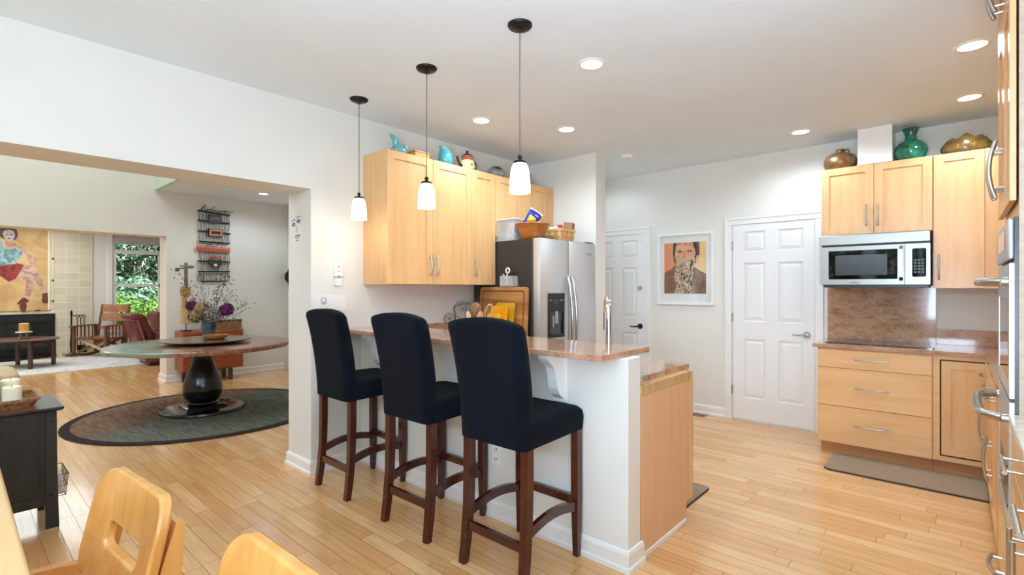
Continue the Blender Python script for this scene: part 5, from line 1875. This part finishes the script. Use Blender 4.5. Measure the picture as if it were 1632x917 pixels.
m = MB().ringplate(rect(2.64, 2.838, 2.177, 2.293), rect(2.648, 2.83, 2.185, 2.285), mpw, .015, .05).box(XB + .015, XB + .03, 2.66, 2.82, 2.2, 2.27)
m.end('dark_frame', CORD, t)
m = MB()
for k in range(6): m.tube([(XB + .035, 2.685 + k * .021, 2.215), (XB + .035, 2.685 + k * .021, 2.256)], .004, 5)
m.end('copper_bars', plain('copper_bars', (150, 92, 60), .5), t)
m = MB().prism([(2.64, 1.81), (2.65, 1.75), (2.69, 1.70), (2.78, 1.70), (2.825, 1.74), (2.835, 1.81), (2.80, 1.82), (2.74, 1.80), (2.67, 1.82)], mpw, .015, .05)
m.end('mask_box', plain('mask_dark', (52, 50, 50), .6), t)
MB().lathe([(.0, .06), (.02, .056), (.024, .05)], mtx=Matrix.Translation((XB, 2.735, 1.735)) @ Euler((0, PI / 2, 0)).to_matrix().to_4x4(), seg=14).end('pale_disc', CREAM, t)
m = MB()
for z in (1.835, 1.855, 1.875): m.tube([(HX + .015, 2.65, z), (HX + .015, 2.82, z)], .006, 5)
m.end('orange_rods', ORNG, t)
m = MB().tube([(HX + .01, Y0h + .03 + .04 * math.cos(a), 1.535 + .055 * math.sin(a)) for a in [k * PI / 10 for k in range(20)]], .004, 5, True)
m.end('wire_loop', CORD, t)

# hat hanging on the hall door
t = thing('round_hat', 'dark round hat hanging on the hall door beside the white reveal', 'hat', (-8.4, 3.845, 1.55))
mtx = Matrix.Translation((-8.42, 3.845, 1.57)) @ Euler((PI / 2, 0, 0)).to_matrix().to_4x4()
MB().lathe([(.17, 0), (.175, .006), (.165, .012), (.10, .02)], mtx=mtx, seg=28).end('brim', IRON, t, True)
MB().lathe([(.10, .015), (.095, .06), (.07, .085), (0, .09)], mtx=mtx, seg=28).end('crown', IRON, t, True)

# ------------------------------------------------------------------ ottoman chair in the opening to the living room
t = thing('ottoman', 'light wood ottoman with a beige cushion beyond the black sideboard', 'ottoman', (-7.8, .1, 0))
OX0, OX1, OY0, OY1 = -8.30, -7.42, -.35, .50
m = MB().loft([[Vector((x, y, z)) for x, y in rrect((OX0 + OX1) / 2, (OY0 + OY1) / 2, (OX1 - OX0) * k, (OY1 - OY0) * k, .09, 6)] for k, z in ((.93, .39), (.99, .40), (1, .43), (.99, .46), (.9, .478), (.5, .484))], True)
m.end('cushion', BEIGE, t, True, ang=1.2)
m = MB()
for a, b, c, d in ((OX0 + .02, OX1 - .02, OY0 + .02, OY0 + .06), (OX0 + .02, OX1 - .02, OY1 - .06, OY1 - .02), (OX0 + .02, OX0 + .06, OY0, OY1 - .02), (OX1 - .06, OX1 - .02, OY0 + .02, OY1 - .02)):
    m.box(a, b, c, d, .29, .39, .004, 1)
m.end('frame', PALEW, t)
for x in (OX0 + .05, OX1 - .05):
    for y in (OY0 + .06, OY1 - .05): MB().sweep([(x, y, .39), (x, y, 0)], [.06, .04], [.06, .04], up=(1, 0, 0)).end('leg', PALEW, t)

# ================================================================== LIVING ROOM
# grey area rug
s = N('faded_rug')
s.set(Roughness=.95, Specular_IOR_Level=.1)
v = s.coord(rand=False)
a = s.noise(v, 5, 6, .75, .8)
b = s.noise(v, 26, 4, .7)
s.l(s.ramp(s.math('ADD', s.math('MULTIPLY', a, .7), s.math('MULTIPLY', b, .3)), [(.36, (150, 152, 158)), (.48, (196, 194, 192)), (.58, (214, 210, 206)), (.68, (176, 168, 166))]), s.p.inputs['Base Color'])
rg = MB().box(-13.15, -10.95, -1.4, 4.2, 0, .012)
tag(rg.end('area_rug', s.m), 'pale grey faded area rug under the oval coffee table and rocker', 'rug')

# fireplace insert
t = thing('fireplace', 'wide black metal fireplace insert with glass front below the painting', 'fireplace', (XD, .5, 0))
mp = mapA(XD + .03)
FY0, FY1 = -.6, 1.425
m = MB().ringplate(rect(FY0, FY1, 0, .865), rect(FY0 + .06, FY1 - .075, .2, .70), mp, 0, .03)
m.end('surround', FIREB, t)
m = MB()
for k in range(9): m.prism(rect(FY0 + .08 + k * .215, FY0 + .265 + k * .215, .745, .825), mp, .028, .036)
m.end('top_louvres', plain('louvre_grey', (40, 44, 48), .3, .4), t)
m = MB()
for k in range(5): m.prism(rect(FY0 + .1 + k * .4, FY0 + .44 + k * .4, .05, .075), mp, .03, .04)
for k in range(6): m.prism(rect(FY0 + .1 + k * .35, FY0 + .12 + k * .35, .05, .16), mp, .03, .04)
m.prism(rect(FY0 + .06, FY1 - .08, .155, .175), mp, .03, .04)
m.end('lower_grille', FIREB, t)
MB().prism(rect(FY0 + .05, FY1 - .07, .19, .71), mp, -.001, .012).end('fire_glass', plain('smoky_glass', (34, 38, 38), .12, 0, .5, 4), t)
m = MB()
m.prism(rect(FY0 + .06, FY1 - .075, .69, .70), mp, .012, .03).prism(rect(.42, .435, .2, .70), mp, .012, .028)
m.end('glass_bars', IRON, t)
m = MB().loft([[Vector((XD + .03 + d, y, z)) for d, y in [(0, FY0)] + [(.42 * math.sin(PI * k / 14) ** .6, FY0 + (FY1 + .03 - FY0) * k / 14) for k in range(1, 14)] + [(0, FY1 + .03)]] for z in (0, .035)], True)
m.end('hearth_plate', FIREB, t)

# big painting of a seated woman
t = thing('large_painting', 'large unframed painting of a seated woman in red shorts above the fireplace', 'picture', (XD + .03, .4, .93))
mp = mapA(XD + .03)
PY0, PY1, PZ0, PZ1 = -.55, 1.315, .935, 2.56
s = N('ochre_canvas')
s.set(Roughness=.6)
f = s.noise(s.coord(rand=False), 1.7, 4, .5, 1.2)
s.l(s.ramp(f, [(.3, (180, 138, 84)), (.48, (200, 160, 104)), (.6, (212, 178, 124)), (.72, (184, 156, 112))]), s.p.inputs['Base Color'])
cv = MB().prism(rect(PY0, PY1, PZ0, PZ1), mp, .02, .05).end('canvas', s.m, t)
MB().prism(rect(PY1, PY1 + .035, PZ0 + .01, PZ1), mp, .0, .05).prism(rect(PY1 + .035, PY1 + .09, PZ0 + .01, PZ1 - .02), mp, .0, .012).end('stretcher_edge', plain('raw_canvas', (232, 222, 190), .7, 0, .03), t)
m = MB()
for z in (1.96, 1.52, 1.10): m.prism(rect(PY1 + .065, PY1 + .095, z, z + .035), mp, .012, .02)
m.prism(rect(1.13, 1.20, PZ0 - .006, PZ0 + .016), mp, .05, .056)
m.end('hanging_clips', BLACKP, t)


def px(u, v):
    """painting layout: fractions across the visible right part, from photograph-like proportions"""
    return (.646 + (u / 440.) * .665, 2.55 - (v / 720.) * 1.61)


def lay(name, pts, mat, k):
    m = MB().prism([px(*p) for p in pts], mp, .0498, .05 + .0008 * k)
    return m.end(name, mat, cv)


SKINW = mottled('painted_skin', [(.35, (156, 116, 100)), (.5, (192, 152, 132)), (.65, (212, 178, 158))], 9, (1, 1, 1), 1)
FACEW = mottled('painted_face', [(.35, (140, 136, 138)), (.5, (190, 178, 172)), (.65, (206, 190, 180))], 16)
TOPB = mottled('painted_blue_top', [(.35, (84, 124, 132)), (.5, (126, 164, 166)), (.65, (178, 194, 188))], 9, (1, 1, 1), 1)
REDS = mottled('painted_red_shorts', [(.35, (96, 28, 28)), (.5, (138, 42, 40)), (.65, (160, 62, 54))], 9)
HAIRW = mottled('painted_hair', [(.35, (52, 40, 40)), (.6, (96, 78, 74))], 18)
SHOEW = mottled('painted_shoe', [(.35, (76, 30, 28)), (.6, (120, 56, 48))], 18)
lay('painted_arm', [(150, 150), (205, 170), (250, 210), (300, 245), (330, 270), (320, 310), (325, 335), (280, 335), (270, 290), (215, 240), (170, 205)], SKINW, 1)
lay('painted_leg', [(70, 330), (200, 320), (320, 325), (350, 380), (395, 470), (435, 560), (430, 575), (392, 570), (340, 490), (305, 440), (310, 500), (285, 560), (265, 625), (222, 620), (225, 560), (235, 490), (200, 430), (120, 420)], SKINW, 2)
lay('painted_shorts', [(-90, 300), (-60, 380), (0, 420), (80, 470), (140, 440), (215, 320), (150, 305), (60, 310)], REDS, 3)
lay('painted_top', [(-120, 150), (-110, 300), (0, 330), (140, 310), (200, 225), (190, 185), (140, 170), (90, 190), (30, 180), (10, 110)], TOPB, 4)
lay('painted_neck', [(40, 90), (40, 150), (70, 180), (120, 170), (150, 150), (120, 120), (110, 90)], SKINW, 5)
lay('painted_hair', [(-15, 40), (0, 10), (50, -8), (110, -5), (150, 20), (160, 60), (140, 105), (100, 100), (30, 100), (0, 85)], HAIRW, 6)
lay('painted_face', [(20, 50), (40, 25), (90, 18), (125, 35), (132, 75), (115, 108), (85, 120), (55, 112), (30, 85)], FACEW, 7)
for cx in (58, 98): lay('painted_eye', [(cx - 14, 62), (cx, 56), (cx + 14, 62), (cx, 68)], HAIRW, 8)
lay('painted_lips', [(62, 95), (78, 90), (96, 95), (78, 102)], REDS, 8)
lay('painted_shoe', [(150, 655), (200, 610), (225, 610), (262, 630), (258, 645), (236, 650), (240, 700), (215, 740), (185, 720), (172, 690), (180, 650), (165, 670)], SHOEW, 8)
lay('painted_shoe', [(388, 570), (440, 565), (446, 655), (400, 660), (385, 640)], SHOEW, 8)

# fire tools
FX, FYt = XD + .2, 1.66
t = thing('fire_tool_stand', 'black iron fire tool stand between fireplace and rocking chair', 'fire tools', (FX, FYt, 0))
MB().lathe([(.11, 0), (.10, .012), (.03, .02), (.02, .05)], (FX, FYt, 0), 20).end('base', IRON, t, True)
m = MB()
for a in range(3):
    q = a * 2.1 + .4
    m.tube([(FX, FYt, .05), (FX + .09 * math.cos(q), FYt + .09 * math.sin(q), .03), (FX + .13 * math.cos(q), FYt + .13 * math.sin(q), .05), (FX + .13 * math.cos(q), FYt + .13 * math.sin(q), .012)], .010, 6)
m.end('scroll_feet', IRON, t, True)
MB().tube([(FX, FYt, .04), (FX, FYt, .18), (FX, FYt, .26), (FX, FYt, .4), (FX, FYt, .80), (FX, FYt, .86), (FX, FYt, .93)], [.014, .022, .026, .014, .012, .022, .008], 10).end('post', IRON, t, True)
MB().tube([(FX + .0, FYt, .80), (FX + .02, FYt + .07, .825), (FX + .02, FYt + .2, .815)], .008, 6).end('hook_bar', IRON, t, True)
for k, (dy, nm, lb) in enumerate(((.085, 'fire_poker', 'black fire poker hanging first from the iron post'), (.14, 'fire_shovel', 'black fire shovel hanging in the middle of the tool stand'), (.195, 'fire_brush', 'black hearth brush hanging farthest from the iron post'))):
    x, y = FX + .05, FYt + dy
    tq = thing(nm, lb, 'fire tool', (x, y, .1))
    MB().tube([(x, y + .022 * math.cos(a), .80 + .03 * math.sin(a)) for a in [j * PI / 7 for j in range(14)]], .006, 6, True).end('loop_handle', IRON, tq, True)
    MB().tube([(x, y, .77), (x, y, .2)], .007, 6).end('shaft', IRON, tq)
    if k == 1: MB().obox((x, y, .14), (.02, .10, .14), 0, .004).end('pan', IRON, tq)
    elif k == 2: MB().lathe([(.02, .2), (.04, .16), (.045, .06), (0, .05)], (x, y, 0), 12).end('bristles', BLACKP, tq)
    else: MB().tube([(x, y, .2), (x, y, .12), (x, y + .03, .1)], .007, 6).end('tip', IRON, tq)

# rocking chair: slung leather slats, spindle arms, crossed folding legs on runners; built facing -y
t = thing('rocking_chair', 'wooden folding rocker with tan leather back slats beside the window', 'rocking chair', (-13.1, 2.12, .012), rz=math.radians(42))
local(t)
for sx in (-1, 1):
    x = sx * .315
    m = MB().sweep([(x, -.42 + .92 * k / 12, .02 + .62 * ((-.42 + .92 * k / 12 + .02)) ** 2 * .62) for k in range(13)], .035, .045)
    m.end('runner', ROCKW, t)
    MB().bar((x, -.36, .05), (x, -.36, .60), .045, .045, (0, 1, 0)).end('front_post', ROCKW, t)
    MB().bar((x, .16, .05), (x, .16, .60), .04, .04, (0, 1, 0)).end('rear_post', ROCKW, t)
    MB().box(x - .05, x + .05, -.42, .22, .60, .625, .008, 2).end('arm_rest', ROCKW, t)
    for k in range(5): MB().cyl((x, -.28 + .09 * k, .36), (x, -.28 + .09 * k, .60), .011, seg=8).end('spindle', ROCKW, t)
    MB().bar((x, -.36, .35), (x, .16, .35), .03, .035).end('side_rail', ROCKW, t)
    # back upright, leaning back
    MB().sweep([(sx * .26, .13, .20), (sx * .27, .20, .58), (sx * .28, .30, 1.02)], .03, .035, up=(0, 1, 0)).end('back_post', ROCKW, t)
for s1, yy in ((1, -.31), (-1, -.27)):
    MB().bar((-.30 * s1, yy, .38), (.30 * s1, yy, .09), .05, .03, (0, 1, 0)).end('cross_leg', PALEW if s1 > 0 else ROCKW, t)
for s1, yy in ((1, .16), (-1, .20)):
    MB().bar((-.30 * s1, yy, .38), (.30 * s1, yy, .10), .05, .03, (0, 1, 0)).end('cross_leg', ROCKW, t)
MB().bar((-.315, -.36, .375), (.315, -.36, .375), .03, .03).end('front_rail', ROCKW, t)
# sagging seat sling
m = MB().loft([[Vector((x, y, .39 - .05 * math.sin(PI * (y + .34) / .5) - .02 * math.cos(PI * x / .7) + dz)) for x, dz in [(-.295 + .59 * k / 8, 0) for k in range(9)] + [(.295 - .59 * k / 8, -.008) for k in range(9)]] for y in [-.34 + .5 * j / 8 for j in range(9)]], True)
m.end('seat_sling', LEATHT, t, True)
for z0, z1 in ((.86, 1.02), (.68, .83), (.50, .57)):
    def bp(x, z, d): return Vector((x, .20 + (z - .58) * .23 + .05 * (1 - (x / .32) ** 2) - .02 + d, z + .012 * (x / .3) ** 2))
    m = MB().loft([[bp(-.295 + .59 * k / 10, z, d) for z, d in ((z0, 0), (z1, 0), (z1, .012), (z0, .012))] for k in range(11)], True)
    m.end('back_sling', LEATHT, t, True)

# recliner seen from behind at its left, facing +y
t = thing('recliner', 'oxblood leather recliner seen from behind between rocker and white wall end', 'recliner', (-11.05, 2.75, .012))
RX0, RX1 = -11.45, -10.68
def rx(u): return RX0 + (RX1 - RX0) * u


def pad(x0, x1, y0, y1, z0, z1, b, lean=0, name='pad', mat=LEATHR, crown=.0):
    m = MB().box(x0, x1, y0, y1, z0, z1, b, 4)
    for v in m.bm.verts:
        f = (v.co.z - z0) / max(.01, z1 - z0)
        v.co.y -= lean * f
    m.end(name, mat, t, True, ang=1.2)


MB().box(RX0 + .05, RX1 - .05, 2.36, 3.1, .012, .06).end('plinth', BLACKP, t)
pad(RX0, RX1, 2.30, 3.15, .06, .40, .03, .0, 'base')
pad(RX0 + .02, RX1 - .02, 2.22, 2.36, .32, .84, .05, .13, 'backrest_shell')
pad(RX0 + .13, RX1 - .10, 2.34, 2.50, .42, .90, .06, .17, 'backrest')
pad(RX0 + .04, RX1 - .04, 2.10, 2.34, .80, .93, .055, .05, 'headrest')
pad(RX0 + .16, RX1 - .16, 2.45, 3.15, .38, .50, .06, 0, 'seat')
for a, b in ((RX0, RX0 + .17), (RX1 - .17, RX1)): pad(a, b, 2.44, 3.12, .36, .60, .06, 0, 'armrest')
m = MB().tube([(RX1 - .015, 2.31 - .13 * f, .36 + .46 * f) for f in (0, .25, .5, .75, 1)], .008, 6).tube([(RX1 - .10, 2.50 - .17 * f, .46 + .43 * f) for f in (0, .25, .5, .75, 1)], .008, 6)
m.end('piping', PIPING, t, True)
# second, matching seat behind it toward the window
t = thing('recliner', 'second oxblood leather recliner, mostly hidden behind the nearer one below the window', 'recliner', (-12.4, 3.4, .012))
RX0, RX1 = -12.6, -11.85
o_ = .62
MB().box(RX0 + .05, RX1 - .05, 2.36 + o_, 3.1 + o_, .012, .06).end('plinth', BLACKP, t)
pad(RX0, RX1, 2.30 + o_, 3.15 + o_, .06, .40, .03, .0, 'base')
pad(RX0 + .02, RX1 - .02, 2.22 + o_, 2.40 + o_, .32, .90, .05, .13, 'backrest')
pad(RX0 + .16, RX1 - .16, 2.45 + o_, 3.15 + o_, .38, .50, .06, 0, 'seat')
for a, b in ((RX0, RX0 + .17), (RX1 - .17, RX1)): pad(a, b, 2.44 + o_, 3.12 + o_, .36, .60, .06, 0, 'armrest')

# oval coffee table and candle
CTX, CTY, ang_ = -12.1, .86, math.radians(48)
t = thing('coffee_table', 'dark walnut oval coffee table in front of the fireplace', 'coffee table', (CTX, CTY, .012), rz=ang_)
local(t)
MB().lathe([(0, .47), (.44, .47), (.46, .478), (.462, .487), (.45, .495), (0, .495)], seg=48, mtx=Matrix.Diagonal((1.08, .9, 1)).to_3x3()).end('tabletop', WALNUT, t, True, ang=.6)
m = MB()
for s1 in (-1, 1):
    m.loft([[Vector((-.30 + .6 * k / 8, s1 * .25 + d, z)) for z, d in ((.47, -.012), (.47, .012), (.40 + .03 * math.sin(PI * k / 8), .012), (.40 + .03 * math.sin(PI * k / 8), -.012))] for k in range(9)], True)
    m.loft([[Vector((s1 * .30 + d, -.24 + .48 * k / 8, z)) for z, d in ((.47, -.012), (.47, .012), (.40 + .03 * math.sin(PI * k / 8), .012), (.40 + .03 * math.sin(PI * k / 8), -.012))] for k in range(9)], True)
m.end('apron', WALNUT, t)
for x in (-.29, .29):
    for y in (-.245, .245): MB().sweep([(x, y, .47), (x, y, 0)], [.046, .046], [.046, .046], up=(1, 0, 0)).end('leg', WALNUT, t)
zt = .012 + .495
t = thing('candle_stand', 'low metal stand with a white plate on the oval coffee table', 'candle holder', (CTX, CTY, zt))
MB().lathe([(0, .10), (.10, .10), (.112, .112), (.108, .118), (.09, .108), (0, .108)], (CTX, CTY, zt), 32).end('plate', WHITEP, t, True)
m = MB()
for k in range(4):
    q = k * PI / 2 + .5
    m.tube([(CTX + .03 * math.cos(q), CTY + .03 * math.sin(q), zt + .1), (CTX + .06 * math.cos(q), CTY + .06 * math.sin(q), zt + .07), (CTX + .05 * math.cos(q), CTY + .05 * math.sin(q), zt + .03), (CTX + .09 * math.cos(q), CTY + .09 * math.sin(q), zt + .006)], .008, 6)
m.end('scroll_legs', STEELB, t, True)
t = thing('pillar_candle', 'wide amber pillar candle on the coffee table plate', 'candle', (CTX, CTY, zt + .108))
MB().lathe([(.064, 0), (.066, .01), (.066, .15), (.06, .156), (.04, .15), (0, .148)], (CTX, CTY, zt + .108), 28).end('wax', AMBERC, t, True)
MB().cyl((CTX, CTY, zt + .25), (CTX, CTY, zt + .272), .002, seg=6).end('wick', BLACKP, t)
# iron ornament hanging at the side of the window frame
t = thing('hanging_ornament', 'small black scrolled iron ornament hanging beside the window sash', 'ornament', (XD - .03, 3.27, 1.1))
m = MB().tube([(XD - .03, 3.23, 1.47), (XD - .03, 3.27, 1.46), (XD - .03, 3.29, 1.42), (XD - .03, 3.26, 1.38)], .009, 6)
m.end('hook', IRON, t, True)
MB().tube([(XD - .03, 3.27 + .02 * math.sin(k), 1.32 - .03 * k) for k in range(7)], [.006, .02, .008, .02, .008, .018, .005], 8).end('beads', IRON, t, True)

# ================================================================== GARDEN
def leafmat(name, c1, c2, c3):
    s = N(name)
    s.set(Roughness=.55)
    f = s.noise(s.coord(), 3.5, 4, .7)
    s.l(s.ramp(f, [(.3, c1), (.5, c2), (.7, c3)]), s.p.inputs['Base Color'])
    return s.m


LEAFD = leafmat('dark_leaves', (22, 52, 30), (40, 84, 46), (70, 120, 66))
LEAFY = leafmat('lime_leaves', (78, 124, 30), (128, 172, 46), (180, 206, 84))
LEAFS = leafmat('silver_green_leaves', (92, 140, 104), (140, 184, 150), (200, 222, 206))
BARK = plain('bark', (84, 68, 54), .9, 0, .2)
rl = random.Random(11)


def shrub(label, c, rad, n, ls, mat, cat='shrub', name='shrub', trunk=0, group=None):
    t = thing(name, label, cat, (c[0], c[1], -.15), group)
    m = MB()
    bm = m.bm
    for k in range(n):
        d = Vector((rl.gauss(0, 1), rl.gauss(0, 1), rl.gauss(0, 1))).normalized()
        lump = 1 + .18 * math.sin(5 * d.x + 3 * c[0]) * math.sin(4 * d.z + 2 * d.y)
        q = rl.uniform(.62, 1.0) * lump
        p = Vector((c[0] + d.x * rad[0] * q, c[1] + d.y * rad[1] * q, max(-.14, c[2] + d.z * rad[2] * q)))
        nrm = (d + Vector((rl.gauss(0, .6), rl.gauss(0, .6), rl.gauss(0, .6) + .4))).normalized()
        u = nrm.orthogonal().normalized()
        u = Matrix.Rotation(rl.uniform(0, 6.28), 3, nrm) @ u
        w = nrm.cross(u)
        l_, wd_ = ls * rl.uniform(.7, 1.3), ls * .42
        vs = [bm.verts.new(p - u * l_ * .5), bm.verts.new(p + w * wd_ * .5 + nrm * l_ * .06), bm.verts.new(p + u * l_ * .5), bm.verts.new(p - w * wd_ * .5 + nrm * l_ * .06)]
        bm.faces.new(vs)
    m.end('foliage', mat, t)
    m = MB()
    m.tube([(c[0], c[1], -.15), (c[0], c[1], c[2])], [max(.03, trunk), max(.015, trunk * .6)], 8)
    for k in range(5):
        q = k * 1.26
        m.tube([(c[0], c[1], c[2] * .6), (c[0] + rad[0] * .5 * math.cos(q), c[1] + rad[1] * .5 * math.sin(q), c[2] + rad[2] * .35)], [max(.02, trunk * .5), .008], 6)
    m.end('stem', BARK, t)
    return t


shrub('lime green shrub low outside the living room window, at its left', (-15.2, 2.75, .5), (.55, .55, .7), 2400, .10, LEAFY)
shrub('lime green shrub low outside the living room window, at its right', (-15.4, 3.55, .45), (.55, .6, .68), 2400, .10, LEAFY)
shrub('silvery green shrub behind the lime shrubs outside the window', (-16.4, 3.35, .95), (.7, .8, .75), 2600, .16, LEAFS)
shrub('silvery green shrub at the left behind the lime shrubs', (-16.6, 2.5, .8), (.6, .7, .62), 1900, .14, LEAFS)
for k, (y, lb) in enumerate(((2.0, 'dark evergreen tree left in the window view'), (3.6, 'dark evergreen tree filling the middle of the window view'), (5.4, 'dark evergreen tree right in the window view'))):
    shrub(lb, (-18.6 - .3 * (k % 2), y, 2.2), (1.2, 1.35, 2.4), 5200, .17, LEAFD, 'tree', 'evergreen_tree', .14)
# garden behind the dining windows, seen only in reflections
for k, (x, y, z, r, lb) in enumerate(((-4.4, -9.0, 2.0, 2.0, 'dark tree outside the dining windows, far left'), (-1.6, -9.6, 1.8, 1.8, 'dark tree outside the dining windows, middle'), (1.4, -9.2, 2.1, 2.0, 'dark tree outside the dining windows, right'))):
    shrub(lb, (x, y, z), (r, 1.1, r * 1.25), 2200, .3, LEAFD, 'tree', 'garden_tree', .16)
shrub('lime shrub below the dining windows', (-1.0, -7.0, .3), (1.2, .6, .55), 1200, .16, LEAFY)
